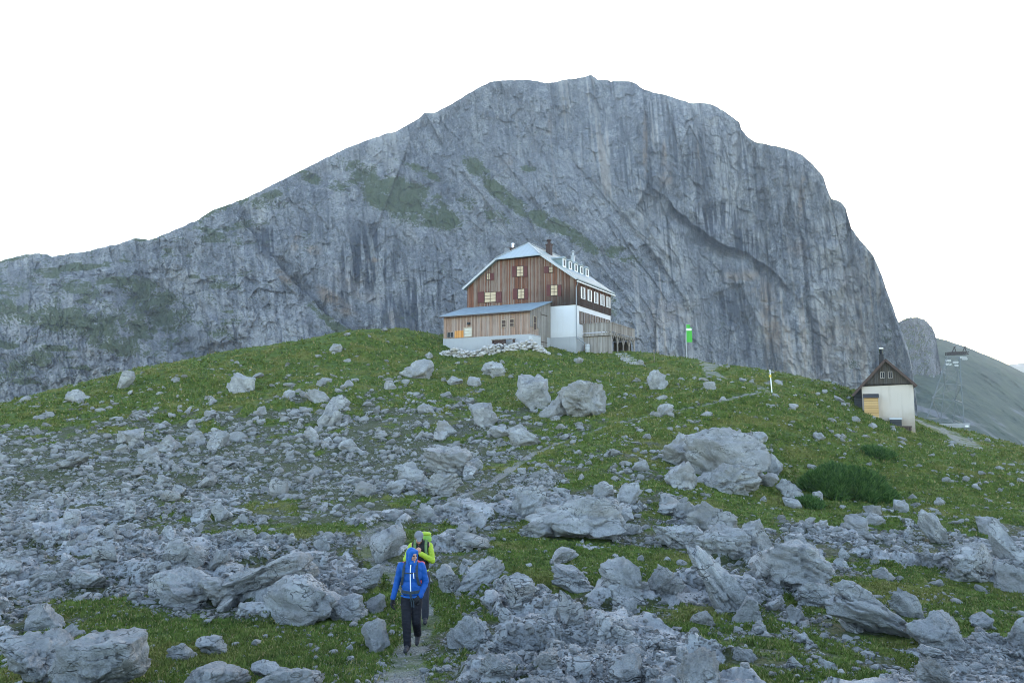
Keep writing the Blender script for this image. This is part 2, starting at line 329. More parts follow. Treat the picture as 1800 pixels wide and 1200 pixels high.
# ------------------------------------------------------------------ the terrain
CTRL = [  # photo px, photo py, distance
 (-300,1210,12),(0,1200,11.5),(300,1200,11.5),(720,1200,11.8),(1100,1200,11.5),(1500,1200,12),(1800,1200,13),(2100,1200,14),
 (722,1136,14.6),(745,1090,16.7),(640,950,24),(830,870,32),(940,790,44),(1000,765,50),(0,1000,20),(0,850,38),(0,760,58),(0,716,75),
 (-300,760,70),(-300,900,34),(-300,1050,19),(215,661,80),(400,642,84),(500,613,90),(600,594,94),(730,587,98),(300,750,60),(300,850,38),(300,1000,21),
 (500,700,68),(500,800,46),(500,900,30),(470,1000,21.5),(600,650,82),(800,650,82),(900,700,68),(1000,650,84),(1100,680,72),(1013,618,96),
 (1075,619,97),(1120,620,98),(785,612,97.5),(868,622,93.5),(935,609,92.3),(775,623,94.5),(960,622,90.3),(1200,631,90),(1300,643,84),(1400,662,78),(1500,694,73),(1357,690,62),(1260,640,85),(1200,740,52),(1100,750,50),(1300,720,56),
 (1450,740,56),(1545,738,65.0),(1608,762,65.5),(1560,770,58),(1700,783,62),(1640,752,84),(1690,752,86),(1720,762,84),(1800,787,80),(1950,830,75),(1800,835,48),(1800,900,36),(1800,1000,24),
 (2100,950,40),(2100,1080,22),(1700,850,45),(1490,850,43),(1500,930,32),(1270,860,36),(1300,960,26),(1500,1000,23),(1200,1050,18.5),(1500,1100,16),(1700,1100,17),(1000,950,25),(1000,1050,18.5),
 (1150,830,38),(900,1000,21),(900,1120,14.8),(600,1100,16),(200,1100,15.5),(1000,880,32),(1130,900,30),(720,800,47),(820,740,57),(940,720,63)]
_c = np.array(CTRL, float); CPTS = at(_c[:, 0], _c[:, 1], _c[:, 2])
EXTRA = np.array([(0,0,-1.7),(0,6,-2.6),(-12,3,-2.4),(12,3,-2.4),(-25,2,-2.6),(25,2,-2.6),(0,-25,-.5),(-40,-25,0),(40,-25,0),(-70,20,-4),(70,20,-6),
 (-70,110,-10),(-45,112,2),(-30,114,6),(-18,118,7.5),(-8,122,8.6),(8,124,8.6),(18,118,6),(28,108,1),(40,104,-5),(55,100,-9),(75,95,-14),
 (-90,80,-6),(-80,140,-32),(-40,145,-24),(0,150,-14),(30,145,-18),(60,140,-28),(100,130,-38),(110,70,-18),
 (-100,175,-52),(-40,178,-46),(20,180,-42),(70,180,-48),(120,175,-55)], float)
TPTS = np.r_[CPTS, EXTRA]
TR = RBF(TPTS[:, :2] / 10, TPTS[:, 2], 1e-3)
PATHPX = [(690,1260,10.4),(705,1190,12),(724,1140,14.5),(745,1092,16.7),(740,1045,18.4),(700,1000,20.6),(640,965,23),(650,930,25.5),(720,905,28),(780,885,30.5),(830,862,33),(870,838,36),(930,800,42),(985,775,47),(1060,752,51),(1120,745,53),(1200,728,56),(1290,708,59.5),(1352,690,62.5),(1330,682,66),(1270,675,71),(1245,660,77),(1250,640,84),(1258,631,88)]
_p = np.array(PATHPX, float); PATH = at(_p[:, 0], _p[:, 1], _p[:, 2])[:, :2]
PATHW = np.interp(_p[:, 2], [10, 20, 30, 45, 60, 66, 75, 88], [0.42, 0.28, 0.26, 0.27, 0.23, 0.28, 0.6, 1.2])
PATH2 = np.array([(1613,740,72),(1650,757,71),(1690,775,68),(1700,790,62)], float); PATH2W = np.array([1.6, 1.9, 1.4, .8])
PATH2 = at(PATH2[:, 0], PATH2[:, 1], PATH2[:, 2])[:, :2]
def path_dist(x, y):                                  # distance to the trail divided by its half width
    best = np.full(np.shape(x), 1e9)
    for P, W in ((PATH, PATHW), (PATH2, PATH2W)):
        for i in range(len(P) - 1):
            a, d = P[i], P[i+1] - P[i]; t = np.clip(((x - a[0]) * d[0] + (y - a[1]) * d[1]) / (d @ d), 0, 1)
            r = np.hypot(x - a[0] - t * d[0], y - a[1] - t * d[1]) / (W[i] + t * (W[i+1] - W[i])); best = np.minimum(best, r)
    return best
GPX = [  # photo px, photo py, grass cover
 (400,655,1),(600,620,1),(300,690,.9),(150,690,.9),(60,720,.7),(800,670,.8),(950,650,1),(1050,650,1),(1200,690,1),(1300,700,1),(1450,720,1),(1400,680,1),(1600,800,1),(1500,850,1),(1700,850,1),
 (1780,880,.9),(1450,905,.9),(1620,880,1),(1250,885,.75),(660,1110,.85),(560,1150,.9),(300,1110,.95),(380,1180,.8),(850,955,.75),(1000,1010,.8),(1170,975,.85),(1350,1100,.62),(1500,1140,.6),(1420,1180,.6),(1700,1070,.75),
 (1600,1010,.75),(560,900,.5),(450,940,.62),(780,1100,.8),(1000,830,.6),(1060,790,.75),(1750,1000,.5),(1400,800,.75),(1300,760,.65),(1200,770,.8),(500,610,1),(730,600,1),(1100,640,1),(1240,720,1),(560,680,.75),(700,690,.62),
 (100,850,.12),(300,850,.1),(200,950,.05),(60,1050,.2),(450,800,.14),(550,850,.12),(400,1050,.1),(560,1000,.05),(900,1120,.05),(1150,1150,0),(1050,1100,.1),(1500,960,.1),(1400,950,.15),(1000,900,.2),(1700,960,.12),
 (650,760,.28),(700,850,.15),(60,770,.35),(300,730,.5),(300,770,.3),(820,740,.36),(1120,790,.45),(950,1190,.05),(1230,1190,.1),(820,800,.3),(900,760,.4),(150,760,.38),(0,900,.1),(600,740,.3),(760,930,.4),(1120,860,.4),
 (930,990,.7),(1250,1000,.3),(1650,1180,.45),(1800,1150,.5),(30,1120,.5),(480,690,.7),(1500,770,.9),(1570,745,.9),(1780,800,.8),(1720,830,.8),(1540,890,.85),(940,1050,.55),(1130,940,.3),(200,1060,.35),(-200,900,.2),(2000,900,.7),(2000,1100,.5),(-200,1100,.3)]
_q = np.array(GPX, float)
def smooth_z(x, y):
    z = TR(x / 10, y / 10)
    far = sstep(165, 260, np.hypot(x, y)); return z * (1 - far) + far * (-58.0)
# grass cover needs ground positions of those photo points: march each ray over the smooth ground
def hit(px, py, zf, y0=9.0, y1=130.0, n=900):
    Y = np.exp(np.linspace(math.log(y0), math.log(y1), n)); d = rays(px, py)
    P = d[:, None, :] * Y[None, :, None]; z = zf(P[..., 0], P[..., 1]); below = P[..., 2] < z
    k = np.where(below.any(1), below.argmax(1), n - 1); k = np.maximum(k, 1); i = np.arange(len(k))
    g1 = P[i, k, 2] - z[i, k]; g0 = P[i, k-1, 2] - z[i, k-1]; t = np.clip(g0 / (g0 - g1 + 1e-9), 0, 1)
    return d * (Y[k-1] + t * (Y[k] - Y[k-1]))[:, None]
_gp = hit(_q[:, 0], _q[:, 1], smooth_z)
GR = RBF(np.stack([_gp[:, 0] / np.maximum(_gp[:, 1], 1) * 3, np.log(_gp[:, 1]) * 2.2], -1), _q[:, 2], 0.02)
def grass_at(x, y):
    g = np.clip(GR(x / np.maximum(y, 5) * 3, np.log(np.clip(y, 8, 160)) * 2.2), 0, 1)
    n = fbm(x * 0.42, y * 0.30, 0 * x + 3.1, 4); n2 = fbm(x * 1.7, y * 1.3, 0 * x + 8.1, 3)
    return np.clip(0.11 + 0.89 * g + 0.85 * n * (1.15 - 0.65 * np.abs(2 * g - 1)) + 0.38 * n2, 0, 1)
def bedrock_at(x, y, g, pd):                          # where limestone pavement breaks through the turf
    m = fbm(x * .30, y * .24, 0 * x + 33, 4, .6); return sstep(.02, .16, m + .55 * (.42 - g)) * sstep(1.2, 2.6, pd) * (1 - .75 * sstep(24, 42, y) - .25 * sstep(42, 60, y)) * sstep(4, 9, y) * (1 - sstep(.80, .97, g))
FLAT = [(*at(722, 1136, 14.6)[:2], 1.2), (*at(745, 1090, 16.7)[:2], 1.0)]
def terrain(x, y):
    z = smooth_z(x, y); d = np.hypot(x, y)
    pd = path_dist(x, y); k = sstep(0.6, 2.6, pd) * (1 - sstep(140, 200, d)); g = np.clip(GR(x / np.maximum(y, 5) * 3, np.log(np.clip(y, 8, 160)) * 2.2), 0, 1)
    rough = 1.15 - 0.55 * g
    z = z + k * rough * (0.34 * fbm(x * .16, y * .16, 0 * x + 1.5, 3) * sstep(8, 40, d) + 0.15 * fbm(x * .55, y * .55, 0 * x, 3)) + (0.3 + 0.7 * k) * rough * 0.05 * fbm(x * 2.3, y * 2.3, 0 * x + 7, 3)
    br = bedrock_at(x, y, g, pd); X_ = x + .3 * fbm(x * .8, y * .8, 0 * x + 2, 3); Y_ = y + .3 * fbm(x * .8, y * .8, 0 * x + 12, 3)
    z = z + br * (.16 + .30 * facet(X_ / 1.9 + .2 * Y_, Y_ / 1.5, 71)[0] + .15 * facet(X_ / .72, Y_ / .6 + .3 * X_, 72)[0] + .05 * facet(X_ / .27, Y_ / .24, 73)[0])
    z = z + sstep(30, 55, d) * k * (1 - sstep(120, 150, d)) * .55 * fbm(x * .075, y * .075, 0 * x + 91, 2)
    z = z + g * k * 0.42 * fbm(x * .33, y * .8, 0 * x + 21, 4, .55) * sstep(20, 55, d) - 0.06 * (1 - sstep(0.5, 1.3, pd))
    return z
ys = np.r_[np.linspace(-60, 8.6, 26), np.exp(np.linspace(math.log(9), math.log(135), 500)), np.exp(np.linspace(math.log(138), math.log(6000), 70))]
us = np.linspace(-1, 1, 1041); us = us * (0.72 + 0.28 * us ** 2)
gy = np.repeat(ys[:, None], len(us), 1); gx = us[None] * (0.92 * np.maximum(gy, 0) + 13)
gz = terrain(gx, gy); gV = np.stack([gx, gy, gz], -1).reshape(-1, 3)
gG = grass_at(gx, gy); pd = path_dist(gx, gy)
gB = bedrock_at(gx, gy, np.clip(GR(gx / np.maximum(gy, 5) * 3, np.log(np.clip(gy, 8, 160)) * 2.2), 0, 1), pd)
gG = np.where(gy > 150, np.maximum(gG, 0.75), gG)
gP = (1 - sstep(0.55, 1.35, pd + 0.75 * fbm(gx * .9, gy * .9, 0 * gx + 4, 4, .6)))
gF = grid_faces(len(ys), len(us))
pm = gP.ravel()[gF].mean(1) > 0.5
gG = gG * (1 - .75 * gB)
gat = dict(grass=gG.ravel(), path=gP.ravel(), bedrock=gB.ravel())
def sub_mesh(name, mask):
    f = gF[mask]; u, inv = np.unique(f, return_inverse=True)
    return np_mesh(name, gV[u], inv.reshape(-1, 4), True, M['ground'], {k: v[u] for k, v in gat.items()})
tag(mesh_obj('ground', sub_mesh('ground', ~pm)), kind='structure')
tag(mesh_obj('gravel_path', sub_mesh('gravel_path', pm)), kind='structure')
def tz(x, y): return float(terrain(np.array([x]), np.array([y]))[0])
def on_ground(px, py): return hit(np.array([px], float), np.array([py], float), terrain)[0]

# ------------------------------------------------------------------ the mountain: a relief of real depth, front face and back slope
def seg_sd(px, py, pts):                              # distance and signed side (positive = below / left of the line as drawn)
    bd = np.full(px.shape, 1e9); bs = np.zeros(px.shape)
    for (ax, ay), (bx, by) in zip(pts[:-1], pts[1:]):
        dx, dy = bx - ax, by - ay; t = np.clip(((px - ax) * dx + (py - ay) * dy) / (dx * dx + dy * dy), 0, 1)
        ex, ey = px - ax - t * dx, py - ay - t * dy; d = np.hypot(ex, ey); s = np.sign(dx * ey - dy * ex)
        m = d < bd; bd = np.where(m, d, bd); bs = np.where(m, s, bs)
    return bd, bs
def blob(px, py, L):
    o = np.zeros(px.shape)
    for cx, cy, rx, ry, rot, a in L:
        c, s = math.cos(math.radians(rot)), math.sin(math.radians(rot)); u = (px - cx) * c + (py - cy) * s; v = -(px - cx) * s + (py - cy) * c
        o = np.maximum(o, a * (1 - sstep(0.45, 1.25, np.hypot(u / rx, v / ry))))
    return o
SKY = np.array([(-500,560),(-300,500),(-100,472),(0,460),(40,449),(62,446),(85,449),(92,452),(130,445),(150,443),(190,434),(225,424),(240,419),(262,423),(300,408),(345,388),(375,370),(430,350),(480,325),(540,295),(600,265),(650,245),(700,230),(738,208),(745,200),(760,200),(790,186),(830,161),(850,150),(865,144),(900,141),(935,142),(960,146),(970,146),(1000,139),(1025,137),(1040,133),(1052,141),(1075,143),(1105,144),(1118,147),(1130,157),(1160,166),(1190,173),(1212,182),(1235,181),(1250,184),(1270,194),(1285,204),(1300,216),(1304,230),(1320,245),(1327,250),(1360,257),(1385,262),(1408,272),(1430,290),(1448,312),(1455,335),(1462,350),(1478,356),(1487,366),(1492,385),(1497,402),(1510,420),(1524,436),(1535,450),(1546,474),(1553,492),(1562,520),(1570,540),(1575,556),(1586,585),(1596,612),(1604,650),(1612,710),(1618,790)], float)
DEP = np.array([  # photo px, photo py, distance of the face
 (-500,560,820),(-300,500,820),(-300,700,480),(0,460,760),(130,446,740),(240,420,720),(375,370,740),(540,295,800),(700,230,860),(790,187,880),(900,141,920),(1040,135,950),(1130,158,930),(1245,183,880),(1320,245,830),(1400,268,800),(1487,365,770),(1550,485,740),(1590,600,720),(1615,760,715),
 (0,560,600),(0,700,470),(100,530,575),(100,640,485),(200,560,550),(230,500,640),(200,650,470),(300,520,650),(290,560,615),(300,640,500),(340,600,545),(400,640,520),(370,520,615),(450,430,695),(450,560,575),(520,500,625),(560,620,520),(600,420,685),(650,520,625),(700,330,775),(700,580,562),(740,420,695),(740,700,520),
 (800,300,800),(850,450,700),(850,600,575),(900,250,868),(950,380,755),(1000,500,655),(1000,620,580),(1000,220,905),(1080,300,825),(1100,440,720),(1150,560,655),(1150,680,600),(1200,250,835),(1200,350,805),(1230,480,765),(1250,600,720),(1250,740,685),(1320,350,800),(1330,470,768),(1340,600,735),(1350,720,705),
 (1400,420,775),(1430,560,738),(1440,700,716),(1480,480,752),(1510,600,732),(1530,700,720),(0,800,430),(400,780,470),(800,780,490),(1500,800,705),(-300,800,430)], float)
DR = RBF(DEP[:, :2] / 200, DEP[:, 2], 2e-3)
STEPS = [  # polyline on the face, offset in metres (positive = recessed) on one side of it, fade width in photo px, which side
 ([(430,395),(470,440),(505,485),(560,540),(610,575),(650,600)], 30, 20, -1), ([(430,395),(470,440),(505,485),(560,540),(610,575),(650,600)], -8, 60, 1),
 ([(1185,362),(1225,395),(1245,418),(1290,436),(1322,452),(1350,468),(1372,492)], 28, 20, 1), ([(1185,362),(1225,395),(1245,418),(1290,436),(1322,452),(1350,468),(1372,492)], -12, 70, -1),
 ([(1130,165),(1134,230),(1136,330),(1128,345)], -14, 30, 1), ([(1130,165),(1134,230),(1136,330),(1128,345)], 9, 40, -1), ([(1175,215),(1178,300),(1160,335)], -8, 22, 1),
 ([(1078,300),(1095,345),(1150,400),(1185,455),(1225,520)], -14, 45, 1), ([(1304,225),(1325,330),(1345,420),(1352,470)], 10, 35, -1),
 ([(960,148),(985,215),(1010,290),(1060,350)], 12, 40, -1), ([(860,200),(930,280),(985,340),(1050,400),(1110,470)], -12, 40, 1),
 ([(1455,340),(1475,430),(1490,520),(1520,620)], -10, 40, 1), ([(1262,515),(1300,500),(1322,540),(1340,600)], 9, 30, 1),
 ([(60,512),(100,515),(200,525),(260,560),(310,610),(345,650)], 26, 40, -1), ([(330,430),(350,520),(385,620)], -14, 45, -1), ([(225,470),(260,450),(340,470)], -8, 30, 1),
 ([(500,330),(620,330),(700,380),(740,380)], -7, 30, 1), ([(620,265),(700,290),(800,330),(840,330)], -7, 25, 1), ([(700,560),(735,590),(755,640)], 8, 30, -1)]
GREEN = [(700,345,95,42,22,1),(760,375,55,28,20,1),(640,300,60,16,15,.7),(840,298,35,14,35,.8),(880,340,60,14,40,.8),(935,378,60,14,35,1),(1000,410,85,14,33,.95),(1095,447,42,16,10,.8),(930,296,18,6,0,.9),(275,520,55,28,20,.95),(255,560,50,40,0,.8),
 (120,565,95,26,8,.9),(55,640,60,22,-20,.75),(200,600,70,22,15,.7),(590,572,55,9,38,1),(620,590,25,10,30,1),(150,510,60,14,15,.5),(570,320,90,12,20,.6),(470,345,60,9,-20,.7),(820,355,40,16,35,.6),(300,560,40,50,0,.6),(20,540,60,14,0,.7),(540,420,14,20,0,.3),(1420,600,30,12,0,.4),(1560,590,14,18,0,.75),(1500,640,22,12,40,.5),(560,250,80,14,-30,.5),(1250,560,50,14,40,.35),(410,360,70,8,-20,.6),(870,380,36,16,30,.55),(740,300,50,8,25,.7),(1060,530,60,24,40,.4),(380,580,50,14,20,.4),(1500,560,12,12,0,.5)]
STAIN = [(650,455,70,75,10,1),(740,520,45,80,20,1),(470,425,30,35,10,.95),(565,400,60,28,20,.6),(690,560,60,60,20,.9),(600,500,40,70,5,.7),(780,560,30,50,10,.6),(1225,300,42,100,5,.8),(1260,385,65,48,20,.95),(1300,425,55,30,25,1),(1290,540,40,40,30,.85),(1300,600,40,60,10,.5),(1165,300,10,60,0,.7),(1145,350,22,45,20,.7),(1340,360,18,80,8,.55),(1390,330,50,50,0,.4),(1560,540,25,60,5,.5),(880,230,45,90,10,.4),(1000,210,60,70,10,.35),(1240,570,30,60,10,.5),(1340,640,25,40,0,.6),(540,505,25,30,30,.7),(870,290,20,50,20,.5),(1430,380,20,60,8,.4),(90,620,40,40,0,.35)]
OCHRE = [(1355,570,20,70,-8,1),(1330,500,40,22,30,.8),(1385,600,10,45,-5,.8),(590,530,48,14,36,1),(500,487,22,9,38,1),(690,560,16,20,20,.5),(655,457,14,5,0,.9),(553,440,14,10,0,.8),(520,425,8,22,15,.7),(1134,255,5,55,0,.95),(1167,285,6,40,0,.95),(1170,310,14,24,0,.6),(1480,590,60,70,0,.45),(1410,345,7,45,5,.7),(1285,490,22,18,20,.7),(1450,640,60,40,0,.35),(1500,500,30,50,0,.35),(1180,560,60,40,0,.3),(620,500,60,20,30,.5),(965,215,8,24,0,.6),(890,285,12,20,0,.4),(1400,430,20,24,0,.45)]
PALE = [(1485,590,46,80,0,.85),(1405,620,36,70,-5,.8),(1350,575,26,60,-8,.7),(1445,540,26,60,5,.6),(1455,420,30,50,5,1),(1440,470,30,20,0,.7),(1160,430,26,90,-38,.6),(1150,360,24,40,-20,.5),(520,570,40,45,0,.5),(400,560,70,60,20,.45),(900,300,60,60,30,.3),(1030,370,50,50,40,.35),(200,545,70,10,20,.8),(310,500,50,22,-20,.5),(190,620,60,30,0,.5),(1340,420,16,40,5,.5),(60,560,60,24,0,.4),(1480,450,20,60,8,.4)]
def relief(name, cols, skyx, depth, base_py, nrow, amp=1.0, back=160, mat=None, feats=True, seed=0.0):
    px = cols; top = np.interp(px, skyx[:, 0], skyx[:, 1]); X0 = px[None]; rj = np.random.default_rng(5)
    top = top + 3.4 * fbm(px * 0.045, 0 * px + 3 + seed, 0 * px, 4, .6) - 1.6 * fbm(px * 0.13, 0 * px + 9, 0 * px, 3, .6, ridge=True)
    t = np.linspace(0, 1, nrow)[:, None]; base = np.interp(px, *base_py)[None]
    PY = base + (top[None] - base) * t; PX = X0 + 0 * PY
    D = depth(PX, PY)
    DR_ = 650.0 if feats else float(D.mean()); mx = (PX - 900) / F * DR_; mz = (740 - PY) / F * DR_   # metres on the face
    wS = blob(PX, PY, [(1030, 430, 210, 120, 38, 1), (880, 330, 90, 80, 40, .8)]) if feats else 0 * PX
    cliff = np.interp(PX, [-500, 330, 560, 900, 1100, 1620], [.28, .42, .8, .85, 1, 1]) if feats else 0 * PX + .8
    wx = 14 * fbm(mx / 90, mz / 140, 0 * mx + seed, 3); D3 = 0 * D + 1.5
    def ribs(q, sd):                                        # long ribs, gullies and flutes that run down the fall line
        big = -20 * fbm((q + wx) / 105, mz / 420, 0 * q + sd + 2, 2, ridge=True)
        g2 = fbm((q + wx) / 36, mz / 170, 0 * q + sd + 5, 3, 0.55, ridge=True); g3 = fbm((q + .6 * wx) / 12.5, mz / 62, D3 + sd, 3, 0.6, ridge=True)
        fl = np.abs(fbm((q + .3 * wx) / 20, mz / 260, 0 * q + sd + 25, 3, .6)); fc_, t1 = facet((q + .7 * wx) / 30, mz / 230, 64); fd_, t2 = facet((q + .5 * wx) / 11.5, mz / 75, 65)
        return big + 10 * g2 + 5.5 * g3 + 9 * fl + 13 * fc_ + 5.5 * fd_, g3, t1, t2
    q = mx + .10 * mz
    dV, r3, ta, tb_ = ribs(q, seed)
    if feats:
        q2 = mx + .72 * (mz - 120); dS, r3b, tc1, tc2 = ribs(q2, seed + 70); dV = dV + wS * (dS - dV); r3 = r3 + wS * (r3b - r3); ta = ta + wS * (tc1 - ta); tb_ = tb_ + wS * (tc2 - tb_)
    r4 = fbm((mx + .3 * mz) / 5.2, mz / 8.5, 0 * D + 2.5, 3, 0.62, ridge=True)
    am = np.clip(.5 + 1.5 * fbm(mx / 55, mz / 40, 0 * mx + seed + 8, 3), 0, 1.3)
    u_ = mx + 10 * fbm(mx / 24, mz / 24, 0 * mx + 50 + seed, 4, .6); v_ = mz + 10 * fbm(mx / 24, mz / 24, 0 * mx + 54 + seed, 4, .6)
    fa, ua = facet(u_ / 44, v_ / 60, 61); fb_, ub = facet(u_ / 17, v_ / 20, 62); fc, tc_ = facet((u_ + .2 * v_) / 7.0, v_ / 9.5, 63)
    i1 = fbm(mx / 46, 0 * D + 3.5, mz / 44, 3, .55, ridge=True); i2 = fbm(mx / 15, 0 * D + 2.5, mz / 16, 4, .6, ridge=True)
    bl_ = ((mz + .25 * mx + 22 * fbm(mx / 60, mz / 40, 0 * mx + 57, 3)) / 26) % 1.0; bedl = np.where(bl_ < .75, bl_ / .75, (1 - bl_) / .25) * am
    ta = ua + cliff * (ta - ua); tb_ = ub + cliff * (tb_ - ub)
    d = d_ = cliff * dV + (1 - cliff) * (13 * i1 + 6 * i2 + 13 * fa + 8 * fb_ + 6 * bedl) + (2.6 + 1.6 * (1 - cliff)) * r4 + 4.6 * fc * (1.15 - .35 * cliff) + 1.9 * facet((u_ + .3 * v_) / 3.1, v_ / 4.6, 67)[0] + 1.5 * (1 - cliff) * am
    d = d * amp + amp * 4.0 * (1.2 - .7 * cliff) * fbm(mx / 12, mz / 9, 0 * mx + 31 + seed, 4, 0.66)
    tall0 = sstep(880, 1130, PX + .35 * (330 - PY))
    if feats:
        for pts, a, w, side in STEPS:
            bd, bs = seg_sd(PX, PY + 13 * fbm(PX * .022, PY * .022, 0 * PX, 4, .6), pts); d = d + np.where(bs * side > 0, a * np.clip(.75 + 1.6 * fbm(PX * .02, PY * .02, 0 * PX + 6, 2), 0, 1.4) * np.exp(-(bd / w) ** 1.5), 0)
    edge = sstep(0, 0.06, 1 - t); D2 = D + d * (0.25 + 0.75 * edge)
    P = rays(PX, PY) * D2[..., None]
    rows = [P]; last = P[-1]
    for k in range(1, 9):                                   # the back of the mountain falls away behind the skyline
        s = k / 8; B = last.copy(); B[:, 1] += back * s * 2.2; B[:, 2] -= (last[:, 2] + 60) * s ** 1.6 * 0.98
        B[:, 0] += 6 * fbm(last[:, 0] / 40, 0 * last[:, 0] + k, 0 * last[:, 0], 2); rows.append(B[None])
    V = np.concatenate([r if r.ndim == 3 else r for r in rows], 0); nr, nc = V.shape[:2]
    # vegetation, stains, painted crease shade and ochre patches lie on the surface itself
    gx_ = np.gradient(P, axis=1); gy_ = np.gradient(P, axis=0); N = np.cross(gx_, gy_); N /= np.linalg.norm(N, axis=-1, keepdims=True) + 1e-9
    N = np.where(N[..., 1:2] > 0, -N, N); nz = N[..., 2]
    f2 = fbm(mx / 20, mz / 13, 0 * mx + 11, 5, 0.66); f3 = fbm(mx / 5, mz / 60, 0 * mx + 13, 4, 0.6); f4 = fbm(q / 2.6, mz / 45, 0 * mx + 15, 3, 0.6); f6 = fbm((mx + .12 * mz) / 8.5, mz / 110, 0 * mx + 45, 3, .55)
    if feats:
        g = blob(PX, PY, GREEN) * (0.78 + 1.9 * f2) + sstep(0.42, 0.8, nz) * np.interp(PX, [0, 300, 500, 900, 1100, 1400], [.62, .5, .4, .42, .30, .12]) * (0.75 + 1.3 * f2)
        g = np.maximum(g, np.interp(PX, [0, 300, 480, 620], [.95, .85, .5, 0]) * sstep(.02, .28, fbm(mx / 46 + .2 * mz / 46, mz / 11, 0 * mx + 58, 4, .6) + .25 * f2))
        s = blob(PX, PY, STAIN) * sstep(-0.12, 0.26, f3 + 0.5 * f4 + 0.04)
        s = np.maximum(s, blob(PX, PY, STAIN) * sstep(0.02, .16, f6 + .12 * f2) * .95)
        s = np.maximum(s, sstep(0.12, .45, f4 + .6 * f3 + .1 * f2) * np.interp(PX, [0, 400, 800, 1200, 1600], [.25, .4, .4, .6, .55]))
        s = np.maximum(s, sstep(.45, .85, r3) * .55 * (.5 + am * .5)); s = np.maximum(s, sstep(.5, .9, r4) * .35)  # inward creases darkened: occlusion shade painted into the rock colour
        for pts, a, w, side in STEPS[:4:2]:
            bd, bs = seg_sd(PX, PY + 13 * fbm(PX * .022, PY * .022, 0 * PX, 4, .6), pts); s = np.maximum(s, np.where(bs * side > 0, .9, .3) * np.exp(-(bd / 8) ** 2) * (.85 + f3))  # dark line along the ledges, deepest on the recessed side
        o = blob(PX, PY, OCHRE) * sstep(-0.35, 0.25, f2 + 0.4 * f3); p_ = np.maximum(blob(PX, PY, PALE) * sstep(-0.4, 0.3, f2 - 0.5 * f4), .55 * sstep(.2, .9, .6 * ta + .5 * tb_ + .4 * tc_))
        f7 = fbm(q / 7, mz / 150, 0 * mx + 75, 3, .55); p_ = np.maximum(p_, .9 * tall0 * sstep(.16, .36, f7 + .15 * f2)); o = np.maximum(o, .5 * tall0 * sstep(.25, .45, f7 - .1 * f2)); s = np.maximum(s, .75 * tall0 * sstep(.16, .38, -f7 + .15 * f2))
        s = np.maximum(s, .38 * sstep(.25, .9, -.5 * ta - .6 * tb_ - .5 * tc_))
    else:
        g = sstep(0.3, .7, nz) * (0.6 + f2) + 0.15; s = sstep(.2, .6, f4) * .3 + .5; o = s * 0; p_ = s * 0
    pad = lambda A, v: np.concatenate([A, np.full((nr - A.shape[0], nc), v)], 0).ravel()
    me = np_mesh(name, V.reshape(-1, 3), grid_faces(nr, nc), True, mat or M['mountain'], dict(green=pad(np.clip(g, 0, 1), .2), stain_shade=pad(np.clip(s, 0, 1), 0), ochre=pad(np.clip(o, 0, 1), 0), pale=pad(np.clip(p_, 0, 1), 0)))
    return tag(mesh_obj(name, me), kind='structure')
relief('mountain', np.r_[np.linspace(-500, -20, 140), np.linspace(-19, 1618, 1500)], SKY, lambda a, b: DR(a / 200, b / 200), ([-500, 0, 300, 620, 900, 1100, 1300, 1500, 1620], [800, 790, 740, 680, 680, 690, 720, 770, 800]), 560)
SKY2 = np.array([(1540,640),(1560,600),(1572,575),(1582,566),(1596,559),(1612,558),(1626,563),(1638,574),(1644,588),(1648,612),(1654,650),(1662,700),(1670,770)], float)
relief('rock_buttress', np.linspace(1540, 1670, 220), SKY2, lambda a, b: 980 - 0.55 * (b - 560) + 0.012 * (a - 1605) ** 2, ([1540, 1670], [820, 800]), 300, 0.6, 120, feats=False, seed=40)
SKY3 = np.array([(1480,575),(1560,578),(1640,592),(1665,598),(1700,610),(1730,622),(1765,637),(1800,655),(1850,690),(1950,760),(2200,870)], float)
def hill(name, sky, D0, k, base, seed):
    cols = np.linspace(sky[0, 0], sky[-1, 0], 420); top = np.interp(cols, sky[:, 0], sky[:, 1]) + 1.2 * fbm(cols * .03, 0 * cols + seed, 0 * cols, 4)
    t = np.linspace(0, 1, 260)[:, None]; PY = base + (top[None] - base) * t; PX = cols[None] + 0 * PY
    D = D0 + k * (top[None] - PY); mx = (PX - 900) / F * D; mz = (740 - PY) / F * D
    D = D - 55 * fbm((mx + .5 * mz) / 170, mz / 420, 0 * mx + seed, 4, .5, ridge=True) * sstep(0, .08, 1 - t) - 12 * fbm(mx / 30, mz / 30, 0 * mx + seed, 4, .6)
    P = rays(PX, PY) * D[..., None]; rows = [P]
    for j in range(1, 7):
        B = P[-1].copy(); B[:, 1] += 90 * j; B[:, 2] -= (P[-1][:, 2] + 80) * (j / 6) ** 1.5; rows.append(B[None])
    V = np.concatenate(rows, 0)
    tag(mesh_obj(name, np_mesh(name, V.reshape(-1, 3), grid_faces(V.shape[0], V.shape[1]), True, M['far'])), kind='structure')
hill('far_slope', SKY3, 1130, 2.2, 830, 3.0)
hill('distant_ridge', np.array([(1560,660),(1660,650),(1740,642),(1780,640),(1830,632),(1950,640),(2150,655),(2400,690)], float), 2900, 3.0, 800, 9.0)
